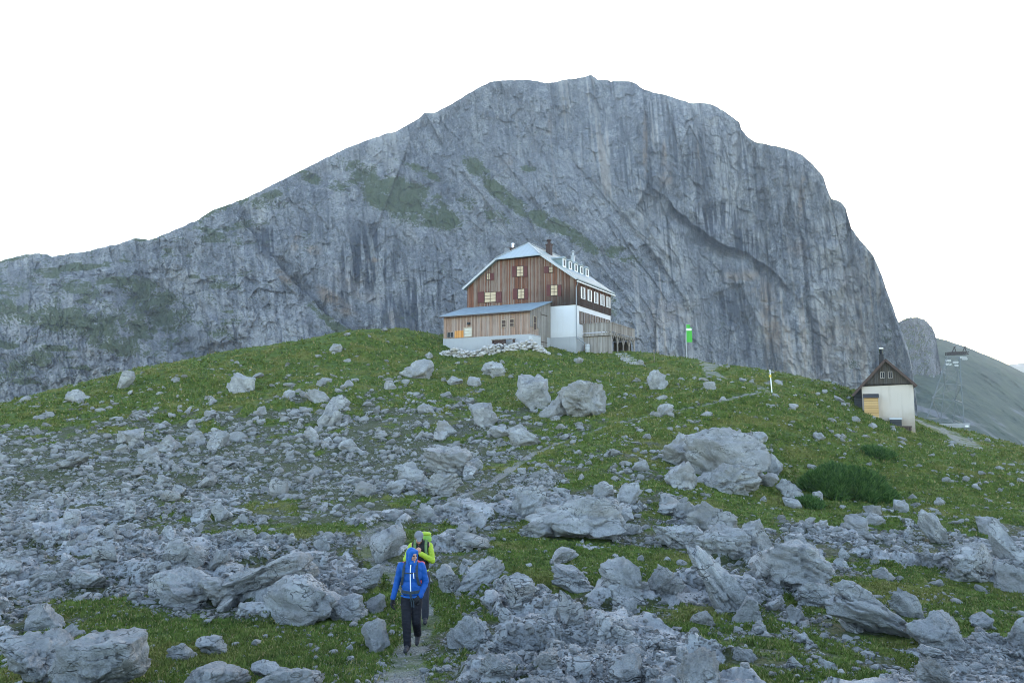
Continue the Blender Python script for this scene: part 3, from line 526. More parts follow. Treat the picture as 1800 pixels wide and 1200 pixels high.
# ------------------------------------------------------------------ alpine hut
class Frame:                                           # local frame of a building: x along the front, y to the back, z up
    def __init__(s, px, py, Y, deg):
        a = math.radians(deg); s.C = at(px, py, Y); s.a = a
        s.X = np.array([math.cos(a), -math.sin(a), 0]); s.L = np.array([math.sin(a), math.cos(a), 0])
    def front(s, px, py, y=0.0):
        r = rays(px, py); q = r * ((y + s.C @ s.L) / (r @ s.L)) - s.C; return float(q @ s.X), float(q[2])
    def side(s, px, py, x=0.0):
        r = rays(px, py); q = r * ((x + s.C @ s.X) / (r @ s.X)) - s.C; return float(q @ s.L), float(q[2])
    def world(s, x, y, z=0): return s.C + s.X * x + s.L * y + np.array([0, 0, z])
    def root(s, name): return empty(name, s.C, -s.a)
HF = Frame(1013, 617, 96, 28)
hz = lambda zx, zy: (760 + zx / 4.5, 400 + zy / 4.5)   # hut close-up pixels -> photo pixels
W, L = 15.45, 11.9; ZB, ZW, ZE, ZH, ZR = 1.79, 5.69, 8.8, 12.35, 14.6; XR = -W / 2; SL = 0.71
roofz = lambda x: ZR - SL * abs(x - XR)
hut = HF.root('alpine_hut')
tag(hut, 'large brown timber mountain hut with pale metal roof and white lower storey on the hilltop', 'mountain hut')
top = lambda z: (ZR - z) / SL
prof = [(-W, 0, ZW), (0, 0, ZW), (0, 0, roofz(0) - .12), (XR + top(ZH - .1), 0, ZH - .2), (XR - top(ZH - .1), 0, ZH - .2), (-W, 0, roofz(-W) - .12)]
mb = MB(); mb.prism(prof, (0, L, 0)); mb.prism([(XR + 3, L - .3, ZH - .25), (XR, L - .3, ZR - .2), (XR - 3, L - .3, ZH - .25)], (0, .3, 0))
rr = random.Random(4)
for i in range(46):                                    # cover battens
    x = -W + .2 + i * (W - .4) / 45; zt = min(roofz(x) - .15, ZH - .25); mb.box(x - .03, x + .03, -.03, 0, ZW + rr.uniform(0, .05), zt)
for i in range(36):
    y = .2 + i * (L - .4) / 35; mb.box(0, .03, y - .03, y + .03, ZW, roofz(0) - .3)
mb.build('timber_wall', M['timber'], hut)
MB().box(-W + .06, -.06, .06, L - .06, ZB, ZW).build('masonry_wall', M['white'], hut)
MB().box(-W + .02, 0.02, -.02, L, -3.5, ZB).build('foundation', M['concrete'], hut)
yo, xo = -.55, .38; th = (0, 0, -.16); hx = top(ZH)
rf = MB()
for sgn in (1, -1):
    e = XR + sgn * (W / 2 + xo); ez = ZR - SL * (W / 2 + xo)
    rf.prism([(e, yo, ez), (e, L + .45, ez), (XR, L + .45, ZR), (XR, 2.45, ZR), (XR + sgn * hx, yo, ZH)], th)
roof = rf.build('roof', M['roof'], hut)
MB().prism([(XR - hx - .12, yo - .18, ZH - .1), (XR + hx + .12, yo - .18, ZH - .1), (XR, 2.45, ZR + .02)], (0, 0, -.14)).build('hip_roof', M['roof_hip'], hut)
vb = MB()
for sgn in (1, -1):
    e = XR + sgn * (W / 2 + xo); ez = ZR - SL * (W / 2 + xo)
    vb.beam((e, yo - .03, ez - .10), (XR + sgn * hx, yo - .03, ZH - .10), .06, .26)
    vb.beam((XR + sgn * hx, yo - .16, ZH + .04), (XR, 2.45, ZR + .06), .14, .06)
vb.beam((XR, 2.45, ZR + .04), (XR, L + .45, ZR + .04), .22, .08); vb.build('verge_board', M['trimgrey'], hut)
gut = MB(); gut.tube([(xo + .06, yo, ZE - .35), (xo + .06, L + .45, ZE - .35)], .08); gut.build('gutter', M['trimwhite'], hut)
MB().tube([(xo + .06, yo + .3, ZE - .4), (.12, -.12, ZE - 1.0), (.1, -.12, 1.9), (.12, -.1, 1.6), (1.0, .5, .9)], .07).build('downpipe', M['pipe'], hut)
def window(parent, fr, plane, off, zx0, zy0, zx1, zy1, mat, pane, nx=2, nz=2, conv=hz, fw=.07, dep=.07):
    """window from its opening in the picture; plane 'f' is the front (y=off), 's' the side (x=off)"""
    fn = fr.front if plane == 'f' else fr.side
    a0, z0 = fn(*conv(zx0, zy1), off); a1, _ = fn(*conv(zx1, zy1), off); _, z1 = fn(*conv((zx0 + zx1) / 2, zy0), off); _, z0 = fn(*conv((zx0 + zx1) / 2, zy1), off)
    return window_at(parent, plane, off, a0, a1, z0, z1, mat, pane, nx, nz, fw, dep)
def slab(m, plane, off, a0, a1, z0, z1, d0, d1):       # a box on a facade, d measured outwards
    if plane == 'f': m.box(a0, a1, off - d1, off - d0, z0, z1)
    else: m.box(off + d0, off + d1, a0, a1, z0, z1)
    return m
def window_at(parent, plane, off, a0, a1, z0, z1, mat, pane, nx=2, nz=2, fw=.07, dep=.07):
    m = MB(); S = lambda *k: slab(m, plane, off, *k)
    S(a0 - fw, a0, z0 - fw, z1 + fw, 0, dep); S(a1, a1 + fw, z0 - fw, z1 + fw, 0, dep); S(a0, a1, z1, z1 + fw, 0, dep); S(a0, a1, z0 - fw, z0, 0, dep + .04)
    for i in range(1, nx): x = a0 + (a1 - a0) * i / nx; S(x - .028, x + .028, z0, z1, .012, dep - .01)
    for i in range(1, nz): z = z0 + (z1 - z0) * i / nz; S(a0, a1, z - .022, z + .022, .012, dep - .02)
    w = m.build('window', mat, parent); slab(MB(), plane, off, a0, a1, z0, z1, .0, .02).build('pane', pane, w); return w, (a0, a1, z0, z1)
def shutters(parent, fr, plane, off, spans, zy0, zy1, mat):
    for (x0, x1) in spans:
        fn = fr.front; a0, _ = fn(*hz(x0, zy0), off); a1, _ = fn(*hz(x1, zy0), off); _, z1 = fn(*hz((x0 + x1) / 2, zy0), off); _, z0 = fn(*hz((x0 + x1) / 2, zy1), off)
        m = MB(); slab(m, plane, off, a0, a1, z0, z1, .03, .08); slab(m, plane, off, a0 + .05, a1 - .05, z0 + .12, z0 + .2, .08, .10); slab(m, plane, off, a0 + .05, a1 - .05, z1 - .2, z1 - .12, .08, .10)
        m.build('shutter', mat, parent)
for (x0, y0, x1, y1, nx, nz, sh) in [(670, 308, 720, 384, 2, 3, [(634, 666), (724, 752)]), (926, 312, 952, 354, 2, 2, [(886, 921)]), (432, 364, 456, 410, 2, 2, [(459, 489)]),
        (415, 512, 502, 588, 2, 3, [(362, 410), (507, 549)]), (678, 487, 727, 560, 2, 3, [(641, 673), (731, 757)]), (938, 457, 990, 536, 2, 3, [(906, 933), (995, 1021)])]:
    window(hut, HF, 'f', -.03, x0, y0, x1, y1, M['brownframe'], M['curtain'], nx, nz)
    shutters(hut, HF, 'f', -.03, sh, y0 - 4, y1 + 6, M['shutter'])
for i in range(5):                                     # upper windows of the long side with white shutters
    yc = 2.15 + i * 2.17; window_at(hut, 's', .03, yc - .40, yc + .40, 6.72, 8.06, M['trimwhite'], M['glass'], 2, 1, .05, .035)
    for s in (-1, 1): MB().box(.032, .06, yc + s * .58 - .11, yc + s * .58 + .11, 6.66, 8.12).build('shutter', M['trimwhite'], hut)
for i in range(6):                                     # lower windows with brown shutters
    yc = 1.95 + i * 1.78; window_at(hut, 's', -.06, yc - .40, yc + .40, 3.5, 5.0, M['brownframe'], M['glass'], 2, 2, .06, .035)
    for s in (-1, 1): MB().box(-.055, -.02, yc + s * .66 - .15, yc + s * .64 + .15, 3.45, 5.05).build('shutter', M['brownframe'], hut)
for i in range(5):                                     # dormers
    yc = 2.3 + i * 1.86; xd = -2.55; zb = roofz(xd); dw, dh = .52, 1.05
    d = MB(); d.box(xd - 1.6, xd, yc - dw, yc + dw, zb - .35, zb + dh)
    d.prism([(xd + .14, yc - dw - .14, zb + dh), (xd + .14, yc + dw + .14, zb + dh), (xd + .14, yc, zb + dh + .34)], (-1.9, 0, 0))
    dm = d.build('dormer', M['roof'], hut); MB().box(xd, xd + .04, yc - dw, yc - .30, zb - .2, zb + dh).box(xd, xd + .04, yc + .30, yc + dw, zb - .2, zb + dh).box(xd, xd + .04, yc - .30, yc + .30, zb + .93, zb + dh).box(xd, xd + .04, yc - .30, yc + .30, zb - .2, zb + .15).build('dormer_frame', M['trimwhite'], dm)
    f = MB(); f.box(xd, xd + .02, yc - .30, yc + .30, zb + .15, zb + .93); f.build('pane', M['glass'], dm)
MB().prism([(xo - .1, 0, ZE - .12), (xo - .1, L + .3, ZE - .12), (-3.1, L + .3, roofz(-3.1) + .07), (-3.1, 4.4, roofz(-3.1) + .07)], (0, 0, .03)).build('newer_roof_sheets', M['sheet'], hut)
def chimney(x, y, zt, w, mat, capmat, capr):
    zb = roofz(x) - .5; m = MB(); m.box(x - w, x + w, y - w, y + w, zb, zt); m.box(x - w - .07, x + w + .07, y - w - .07, y + w + .07, zt, zt + .1); c = m.build('chimney', mat, hut)
    k = MB(); k.tube([(x, y, zt + .1), (x, y, zt + .55)], capr, 12); k.tube([(x, y, zt + .6), (x, y, zt + .66), (x, y, zt + .8)], [capr * 1.7, capr * 1.7, .03], 12); k.build('chimney_cap', capmat, c)
chimney(-10.6, 3.6, 14.35, .30, M['brick'], M['steel'], .14); chimney(-6.6, 6.4, 15.0, .34, M['brick'], M['brick'], .2); chimney(-4.6, 9.8, 13.9, .20, M['trimgrey'], M['trimgrey'], .14)
MB().tube([(.03, L - .1, 6.1), (.55, L - .1, 6.2), (.7, L - .1, 6.35)], .025).build('lamp_bracket', M['trimgrey'], hut)

# ------------------------------------------------------------------ lean-to annex in front of the gable
AP = 5.6; ax0, ax1 = -15.45, -3.45; azt, aze = 6.3, 4.62
annex = HF.root('lean_to_annex'); tag(annex, 'low light brown board lean-to with corrugated roof built against the gable of the mountain hut', 'lean-to shed')
zb0 = 1.72
m = MB(); m.prism([(ax0, -AP, zb0), (ax0, -.04, zb0), (ax0, -.04, azt - .1), (ax0, -AP, aze - .1)], (ax1 - ax0, 0, 0))
for i in range(48):
    x = ax0 + .15 + i * (ax1 - ax0 - .3) / 47; m.box(x - .03, x + .03, -AP - .025, -AP, zb0, aze - .12)
m.build('board_wall', M['annexwood'], annex)
m = MB(); m.prism([(ax1, -3.3, .3), (ax1, -.06, .3), (ax1, -.06, azt - .14), (ax1, -AP - .02, aze - .14), (ax1, -AP - .02, zb0 + .9), (ax1, -3.3, zb0 + .9)], (.06, 0, 0)); m.build('side_boards', M['greywood'], annex)
MB().box(ax0 - .03, ax1 + .1, -AP - .06, -.06, -3.4, zb0).build('foundation', M['concrete'], annex)
MB().box(ax1 - .1, ax1 + .32, -AP - .12, -3.4, -2.6, 1.5).build('concrete_step', M['trimgrey'], annex)
nc = 84; V = []                                        # corrugated sheet
for j, (y, z) in enumerate([(-AP - .45, aze - .13), (0.02, azt)]):
    for i in range(nc * 2 + 1): V.append((ax0 - .4 + i * (ax1 - ax0 + .7) / (2 * nc), y, z + (.055 if i % 2 else 0)))
n = nc * 2 + 1; q = MB(); q.add(V + [(a, b, c - .07) for a, b, c in V], [(i, i + 1, n + i + 1, n + i) for i in range(n - 1)] + [(2*n + i + 1, 2*n + i, 3*n + i, 3*n + i + 1) for i in range(n - 1)] + [(i + 1, i, 2*n + i, 2*n + i + 1) for i in range(n - 1)] + [(n + i, n + i + 1, 3*n + i + 1, 3*n + i) for i in range(n - 1)])
q.build('corrugated_roof', M['sheet'], annex)
MB().beam((ax0 - .4, -AP - .44, aze - .26), (ax1 + .3, -AP - .44, aze - .26), .05, .14).build('eaves_board', M['brownframe'], annex)
az = lambda zx, zy: (770 + zx / 9, 520 + zy / 9)
for r in [(1012, 385, 1072, 492), (1142, 372, 1200, 482)]: window(annex, HF, 'f', -AP - .03, *r, M['woodframe'], M['brownframe'], 1, 2, az, .06, .06)
window(annex, HF, 'f', -AP - .03, 415, 505, 535, 640, M['woodframe'], M['reflect'], 1, 3, az, .09, .08)
window(annex, HF, 'f', -AP - .03, 150, 580, 245, 655, M['greywood'], M['black'], 2, 1, az, .06, .06)
def panel(nm, mat, r, parent, fr, off, conv, d=.09):
    a0, _ = fr.front(*conv(r[0], r[3]), off); a1, _ = fr.front(*conv(r[2], r[3]), off); xm = (r[0] + r[2]) / 2; _, z0 = fr.front(*conv(xm, r[3]), off); _, z1 = fr.front(*conv(xm, r[1]), off)
    return slab(MB(), 'f', off, a0, a1, z0, z1, .0, d).build(nm, mat, parent)
panel('hatch', M['orange'], (268, 552, 408, 664), annex, HF, -AP - .03, az)
panel('vent', M['black'], (470, 418, 510, 456), annex, HF, -AP - .03, az, .18)
window_at(annex, 's', ax1 + .06, -4.75, -4.05, 2.35, 3.9, M['woodframe'], M['brownframe'], 1, 2, .05, .05)
dr = MB(); dr.box(ax1 + .06, ax1 + .13, -2.9, -1.2, .5, 4.75); door = dr.build('door', M['greywood'], annex); MB().box(ax1 + .13, ax1 + .16, -2.9, -1.2, 4.3, 4.4).box(ax1 + .13, ax1 + .16, -2.9, -1.2, 1.0, 1.1).build('hinge', M['brownframe'], door)
a0, z0 = HF.front(*az(845, 785), -AP - .9); a1, _ = HF.front(*az(1205, 785), -AP - .9)
# log bench before the foundation
bench = empty('log_bench', HF.world(a0, -AP - .75, z0), -HF.a); tag(bench, 'dark weathered log bench against the grey foundation of the lean-to', 'bench')
k = a1 - a0
MB().box(0, k, -.25, .25, .62, .72).build('seat', M['greywood'], bench)
for x in (.1, k / 2, k - .2): MB().box(x, x + .12, -.2, .2, -.6, .62).build('leg', M['brownframe'], bench)
lg = MB()
for i in range(7): lg.tube([(.3, -.1 + .04 * (i % 2), .05 + .09 * i), (k * .62, -.08, .05 + .085 * i)], .05, 7)
lg.build('logs', M['brick'], bench)

# ------------------------------------------------------------------ terrace
T0, T1, TX, TZ = 2.1, 10.6, 3.7, 2.32
ter = HF.root('wooden_terrace'); tag(ter, 'grey wooden terrace on posts with railing along the white side of the mountain hut', 'terrace')
m = MB()
for i in range(22): m.box(.05 + i * .168, .05 + i * .168 + .155, T0, T1, TZ - .05, TZ)
m.box(.05, TX + .02, T0 - .02, T0 + .1, TZ - .36, TZ - .055).box(TX - .1, TX + .04, T0, T1, TZ - .36, TZ - .055)
for i in range(12): m.box(.1, TX + .25, T0 + .35 + i * .69, T0 + .47 + i * .69, TZ - .3, TZ - .06)
m.build('deck', M['greywood'], ter)
m = MB()
m.box(.05, TX, T0 - .05, T0 - .02, TZ + .12, TZ + 1.15).box(.0, TX + .08, T0 - .1, T0 + .04, TZ + 1.16, TZ + 1.24)
m.box(TX - .06, TX + .08, T0 + .04, T1, TZ + 1.16, TZ + 1.24).box(TX - .03, TX + .03, T0, T1, TZ + .12, TZ + .2)
for i in range(78): y = T0 + .1 + i * (T1 - T0 - .2) / 77; m.box(TX - .012, TX + .012, y - .036, y + .036, TZ + .2, TZ + 1.16)
for i in range(6): y = T0 + .02 + i * (T1 - T0 - .1) / 5; m.box(TX - .05, TX + .05, y - .05, y + .05, TZ - .05, TZ + 1.16)
m.build('railing', M['greywood'], ter)
for i in range(5):
    y = T0 + .12 + i * (T1 - T0 - .3) / 4; p = MB().box(TX - .08, TX + .06, y - .08, y + .08, -2.5, TZ - .36).build('post', M['greywood'], ter); b = MB()
    if i > 0: b.beam((TX, y - .05, TZ - 1.3), (TX, y - .75, TZ - .36), .09)
    if i < 4: b.beam((TX, y + .05, TZ - 1.3), (TX, y + .75, TZ - .36), .09)
    b.build('brace', M['greywood'], p)
MB().box(.05, TX - .15, T0 + .25, T0 + .31, -2.5, TZ - .4).build('boarded_side', M['greywood'], ter)
MB().box(.9, TX - .4, T1 - .3, T1 - .2, -2.5, TZ - .4).box(.02, .2, T0 + .4, T1, -2.5, TZ - .4).build('back_boards', M['darkwood'], ter)
bx = HF.world(.75, T0 - .35); bz = tz(bx[0], bx[1]); brl = empty('water_barrel', (bx[0], bx[1], bz)); tag(brl, 'pale grey barrel standing below the terrace beside the downpipe of the hut', 'barrel')
MB().tube([(0, 0, 0), (0, 0, .05), (0, 0, .5), (0, 0, .95), (0, 0, 1.0)], [.26, .29, .32, .29, .26], 16).build('body', M['trimgrey'], brl, True)
for z in (.28, .72): MB().tube([(0, 0, z), (0, 0, z + .05)], .325, 16).build('hoop', M['pipe'], brl)
# terrace table parasol base / white chimney-like vent seen above the rail is a bench of chairs: two tables
for i, (tx, ty) in enumerate([(2.2, 4.4), (2.3, 8.2)]):
    tb = empty('terrace_table', HF.world(tx, ty, TZ), -HF.a); tag(tb, ['wooden table on the terrace, the one nearer the white corner of the hut', 'wooden table on the terrace at its far end'][i], 'table', 'tables on the terrace')
    MB().box(-.45, .45, -.8, .8, .70, .75).build('tabletop', M['greywood'], tb)
    for sx in (-.35, .35):
        for sy in (-.65, .65): MB().box(sx - .04, sx + .04, sy - .04, sy + .04, 0, .70).build('leg', M['greywood'], tb)

# ------------------------------------------------------------------ steps, rubble wall, small post, flag, marker
st = empty('stone_steps', on_ground(1104, 640)); tag(st, 'short flight of rough stone steps climbing the grass below the terrace', 'steps')
for i in range(6):
    P = on_ground(1119 - i * 5.2, 641 - i * 3.6) - np.array(st.location)
    s = MB().box(P[0] - .75, P[0] + .65, P[1] - .12, P[1] + .5, P[2] - .3, P[2] + .16).build('step', M['rock'], st, bevel=.03)
ICO = {}
def ico(n):
    if n not in ICO:
        bm = bmesh.new(); bmesh.ops.create_icosphere(bm, subdivisions=n, radius=1.0); bm.verts.ensure_lookup_table()
        ICO[n] = (np.array([v.co[:] for v in bm.verts]), np.array([[v.index for v in f.verts] for f in bm.faces])); bm.free()
    return ICO[n]
def rock_shape(seed, sub, style='block', tilt=0.0, stretch=None):
    r = np.random.default_rng(seed); V, Fa = ico(sub); V = V.copy(); o = r.uniform(-50, 50, 3)
    f = lambda k, oc=3, rid=False: fbm(V[:, 0] * k + o[0], V[:, 1] * k + o[1], V[:, 2] * k + o[2], oc, .55, ridge=rid)
    V *= (1 + 0.45 * f(0.9, 2))[:, None]
    nc, lo, hi = dict(block=(12, .42, .80), slab=(11, .42, .82), dome=(10, .55, .90), spike=(11, .38, .72), chunk=(14, .42, .8))[style]
    for _ in range(nc):
        n = r.normal(size=3); n /= np.linalg.norm(n); h = r.uniform(lo, hi); d = V @ n - h; V -= np.where(d > 0, d * .95, 0)[:, None] * n
    S = np.array(stretch or dict(block=(1.15, 1, .9), slab=(1.8, 1.1, .78), dome=(1.3, 1.1, .8), spike=(.8, .8, 1.5), chunk=(1, 1, 1))[style]) * r.uniform(.88, 1.12, 3)
    if sub >= 3:
        D = V / (np.linalg.norm(V, axis=1, keepdims=True) + 1e-9); dis = 0.10 * f(1.5, 2, True) - 0.085 * f(3.4, 3, True) + (.045 * f(9, 4) if sub > 3 else 0)
        for _ in range(6 if sub > 3 else 2):            # joints and bedding cracks
            n = r.normal(size=3); n[2] *= 1.6; n /= np.linalg.norm(n); q = np.abs(V @ n - r.uniform(-.5, .5) + 0.16 * f(1.6, 2) + .03 * f(6, 2)); dis = dis - 0.13 * np.exp(-(q / (.032 if sub > 3 else .06)) ** 2) * sstep(-.3, .2, f(1.1, 2)) - .05 * (V @ n > 0)
        if style in ('slab', 'block'):
            n = np.array([.25 * r.normal(), .25 * r.normal(), 1]); n /= np.linalg.norm(n); ph = (V @ n) * r.uniform(3, 5) + 1.2 * f(1.3, 2); dis = dis + .035 * (np.abs((ph % 1) - .5) * 2 - .5)
        V = V + D * dis[:, None]
    V = V * S; c, s = math.cos(math.radians(-tilt)), math.sin(math.radians(-tilt)); yw = r.uniform(-.5, .5)
    V = np.stack([V[:, 0] * math.cos(yw) - V[:, 1] * math.sin(yw), V[:, 0] * math.sin(yw) + V[:, 1] * math.cos(yw), V[:, 2]], -1)
    V = np.stack([V[:, 0] * c - V[:, 2] * s, V[:, 1], V[:, 0] * s + V[:, 2] * c], -1)
    lo, hi = V.min(0), V.max(0); return (V - (lo + hi) / 2) / (hi - lo), Fa
# rubble wall
wl = HF.world(-16.0, -AP - 2.3); VV, FF, n0 = [], [], 0; rw = np.random.default_rng(12)
wp0, wp1 = on_ground(775, 622), on_ground(966, 623)
base0 = (wp0 + wp1) / 2
for i in range(520):
    u = rw.uniform(0, 1); v = rw.uniform(0, 1) ** 1.2; hgt = 1.05 * (min(u, 1 - u) * 8 if min(u, 1 - u) < .125 else 1) * (1 + .25 * math.sin(u * 17))
    P = wp0 * (1 - u) + wp1 * u; y = rw.uniform(-.35, .45) - .3 * v + .45; z = tz(P[0], P[1] + y) + v * hgt * .85
    S, fa = rock_shape(int(rw.integers(1, 40)), 1, 'chunk'); s = rw.uniform(.2, .46); a = rw.uniform(0, 6.28)
    S = S * np.array([s * 1.5, s * 1.1, s * .9]); S = np.stack([S[:, 0] * math.cos(a) - S[:, 1] * math.sin(a), S[:, 0] * math.sin(a) + S[:, 1] * math.cos(a), S[:, 2]], -1)
    VV.append(S + np.array([P[0], P[1] + y, z]) - base0); FF.append(fa + n0); n0 += len(S)
o = mesh_obj('rubble_wall', np_mesh('rubble_wall', np.concatenate(VV), np.concatenate(FF), False)); o.location = base0
M['palerock'] = plain('pale_rubble', (0.43, 0.41, 0.39), 0.9, 0, 0.5, 2.0, .1); o.data.materials.append(M['palerock'])
tag(o, 'low dry wall of pale rubble stones in the grass before the lean-to of the hut', 'rubble wall')
P = on_ground(1150, 636); p = MB().tube([(0, 0, -.2), (0, 0, 1.35)], .035, 8).box(-.09, .09, -.02, .02, 1.1, 1.3).build('path_post', M['greywood']); p.location = P; tag(p, 'thin grey post in the grass right of the stone steps', 'post')
fl = empty('banner_flag', on_ground(1207, 629)); tag(fl, 'green banner flag with white top hanging from a thin pole near the path', 'flag')
pxm = fl.location.y / F
MB().tube([(0, 0, -.3), (0, 0, 61 * pxm)], .03, 8).beam((0, 0, 60 * pxm), (11.5 * pxm, 0, 59.5 * pxm), .03).build('pole', M['trimgrey'], fl)
def cloth(nm, mat, x0, x1, z0, z1, parent):
    V = []; nx, nz = 8, 16
    for j in range(nz + 1):
        for i in range(nx + 1): x = x0 + (x1 - x0) * i / nx; z = z0 + (z1 - z0) * j / nz; V.append((x, .05 * math.sin(3 * x * 4 + z * 1.5), z))
    n = len(V); V2 = [(a, b + .01, c) for a, b, c in V]; f = [tuple(q) for q in grid_faces(nz + 1, nx + 1)]
    return MB().add(V + V2, f + [tuple(i + n for i in reversed(q)) for q in f]).build(nm, mat, parent, True)
cloth('banner', M['flag'], .03, 10.5 * pxm, 28 * pxm, 54 * pxm, fl); cloth('banner_top', M['flagwhite'], .03, 9.5 * pxm, 48.5 * pxm, 52.5 * pxm, fl).location = (0, -.03, 0)
cloth('banner_header', M['flag'], .03, 7 * pxm, 54.1 * pxm, 59 * pxm, fl)
mk = empty('trail_marker', on_ground(1357, 690)); tag(mk, 'white trail marker pole with yellow sign arrow beside the path on the right grass slope', 'marker pole')
pm_ = mk.location.y / F
mk.rotation_euler = (0, math.radians(-3.5), 0)
MB().tube([(0, 0, -.2), (0, 0, 41 * pm_)], .045, 10).build('pole', M['trimwhite'], mk)
MB().tube([(0, 0, 34 * pm_), (0, 0, 38 * pm_)], .055, 10).build('pole_band', M['trimgrey'], mk)
MB().prism([(.05, -.07, 27 * pm_), (-.08, -.07, 27 * pm_), (-.16, -.07, 29 * pm_), (-.08, -.07, 31.5 * pm_), (.05, -.07, 31.5 * pm_)], (0, .02, 0)).build('arrow_sign', M['yellow'], mk)

# ------------------------------------------------------------------ small house on the right
SF = Frame(1609.5, 760, 66, 24); sz = lambda x, y: (1480 + x / 6.316, 590 + y / 6.316); fs = lambda x, y, o=0.0: SF.front(*sz(x, y), o)
sh = SF.root('small_house'); tag(sh, 'small white rendered house with dark gable and black chimney standing on the right slope', 'house')
xa, za = fs(482, 270); xr_, zr_ = fs(795, 545); xl, zl = fs(232, 560); xw, _ = fs(228, 800); xe, ze = fs(828, 560); xle, zle = fs(115, 668); xd, zd = fs(132, 640); _, zg = fs(480, 536)
SD = 5.6; kr = (za - ze) / (xe - xa); kl = (za - zle) / (xa - xle)
MB().box(xw, 0, .0, SD, -2.2, zg).build('wall', M['cream'], sh)
MB().prism([(xw, -.03, zg), (0, -.03, zg), (0, -.03, za - kr * (0 - xa) - .06), (xa, -.03, za - .1), (xw, -.03, za - kl * (xa - xw) - .06)], (0, SD, 0)).build('gable_boards', M['darkwood'], sh)
sc_ = MB()
for i in range(16): x = xw + .1 + i * (-xw - .2) / 15; sc_.tube([(x, -.05, zg + .02), (x, -.02, zg - .08)], [.11, .03], 8)
sc_.build('board_ends', M['darkwood'], sh)
MB().prism([(xd, .35, -1.0), (xw - .01, .35, -1.0), (xw - .01, .35, za - kl * (xa - xw) - .1), (xd, .35, za - kl * (xa - xd) - .1)], (0, SD - .5, 0)).build('side_shed', M['siding'], sh)
r_ = MB(); r_.prism([(xe, -.35, ze), (xe, SD + .3, ze), (xa, SD + .3, za), (xa, -.35, za)], (0, 0, .12)); r_.prism([(xle, -.35, zle), (xle, SD + .3, zle), (xa, SD + .3, za), (xa, -.35, za)], (0, 0, .12))
rfo = r_.build('roof', M['darkroof'], sh)
v = MB(); v.beam((xe, -.38, ze + .0), (xa, -.38, za + .0), .05, .2); v.beam((xle, -.38, zle), (xa, -.38, za), .05, .2); v.build('barge_board', M['brownframe'], sh)
for r in [(432, 408, 470, 466), (520, 400, 555, 464)]: window(sh, SF, 'f', -.03, *r, M['greywood'], M['glass'], 2, 1, sz, .05, .05)
c0, cz0 = fs(408, 205, 1.2); c1, _ = fs(462, 205, 1.2); _, cz2 = fs(438, 128, 1.2)
ch = MB().box(c0, c1, 1.2, 1.2 + (c1 - c0), zg + .4, cz0).build('chimney', M['black'], sh); cm = (c0 + c1) / 2; cy = 1.2 + (c1 - c0) / 2
MB().tube([(cm, cy, cz0), (cm, cy, cz2 - .18), (cm, cy, cz2 - .17), (cm, cy, cz2 - .05), (cm, cy, cz2)], [.13, .13, .19, .19, .05], 14).build('chimney_pipe', M['steel'], ch, True)
p0, pz0 = fs(242, 690, -.85); p1, _ = fs(402, 690, -.85); _, pz1 = fs(330, 910, -.85)
pr = MB().box(p0, p1, -.85, -.03, pz1 - .6, pz0).build('porch', M['tanwood'], sh); MB().prism([(p0 - .06, -.95, pz0), (p1 + .06, -.95, pz0), (p1 + .06, -.02, pz0 + .3), (p0 - .06, -.02, pz0 + .3)], (0, 0, .07)).build('porch_roof', M['darkroof'], sh)
b0, bz0 = fs(535, 930, -.75); b1, _ = fs(662, 930, -.75); _, bz1 = fs(600, 998, -.75); _, bz2 = fs(600, 908, -.75)
bxo = empty('storage_chest', SF.world(b0, -.7, bz1), -SF.a); tag(bxo, 'dark grey storage chest with lid against the stained foot of the small house wall', 'chest')
MB().box(0, b1 - b0, -.05, .6, 0, bz0 - bz1).build('body', M['siding'], bxo); MB().box(-.05, b1 - b0 + .05, -.12, .62, bz0 - bz1, bz2 - bz1).build('lid', M['trimgrey'], bxo)
d0, dz0 = fs(570, 1000, -.7); d1, _ = fs(778, 1000, -.7)
pt = MB().box(0, d1 - d0, -.2, .6, -.1, 0).box(.05, .2, -.1, .1, -1.2, -.1).box(d1 - d0 - .2, d1 - d0 - .05, -.1, .1, -1.2, -.1).box(.05, .2, .4, .58, -1.2, -.1).box(d1 - d0 - .2, d1 - d0 - .05, .4, .58, -1.2, -.1).build('plank_platform', M['brownframe']); pt.location = SF.world(d0, -.72, dz0); pt.rotation_euler = (0, 0, -SF.a)
tag(pt, 'low dark plank platform under the chest at the foot of the small house', 'platform')

# ------------------------------------------------------------------ ropeway pylon
PY_ = 84.0; py_ = empty('ropeway_pylon', at(1668, 752, PY_)); tag(py_, 'thin steel lattice ropeway pylon with crossarm and white wheels behind the small house', 'pylon')
O = np.array(py_.location)
def pp(x, y, dY=0.0): return Vector(at(1480 + x / 6.316, 590 + y / 6.316, PY_ + dY) - O)
topc = [pp(1168, 235, -.4), pp(1305, 235, -.4), pp(1300, 240, .7), pp(1175, 240, .7)]
botc = [pp(915, 905, -1.0), pp(1358, 985, -1.2), pp(1230, 930, 2.0), pp(1085, 915, 1.6)]
for a, b in zip(topc, botc): MB().beam(a, b + Vector((0, 0, -.8)), .065).build('leg', M['lattice'], py_)
m = MB(); lv = [0, .2, .43, .68, 1.0]
for i, t in enumerate(lv):
    C4 = [a.lerp(b, t) for a, b in zip(topc, botc)]
    for k in range(4): m.beam(C4[k], C4[(k + 1) % 4], .05)
    if i < len(lv) - 1:
        D4 = [a.lerp(b, lv[i + 1]) for a, b in zip(topc, botc)]
        for k in range(4): m.beam(C4[k], D4[(k + 1) % 4], .035) if (i + k) % 2 else m.beam(C4[(k + 1) % 4], D4[k], .035)
m.build('lattice_bracing', M['lattice'], py_)
m = MB(); a, b = pp(1162, 200), pp(1392, 192)
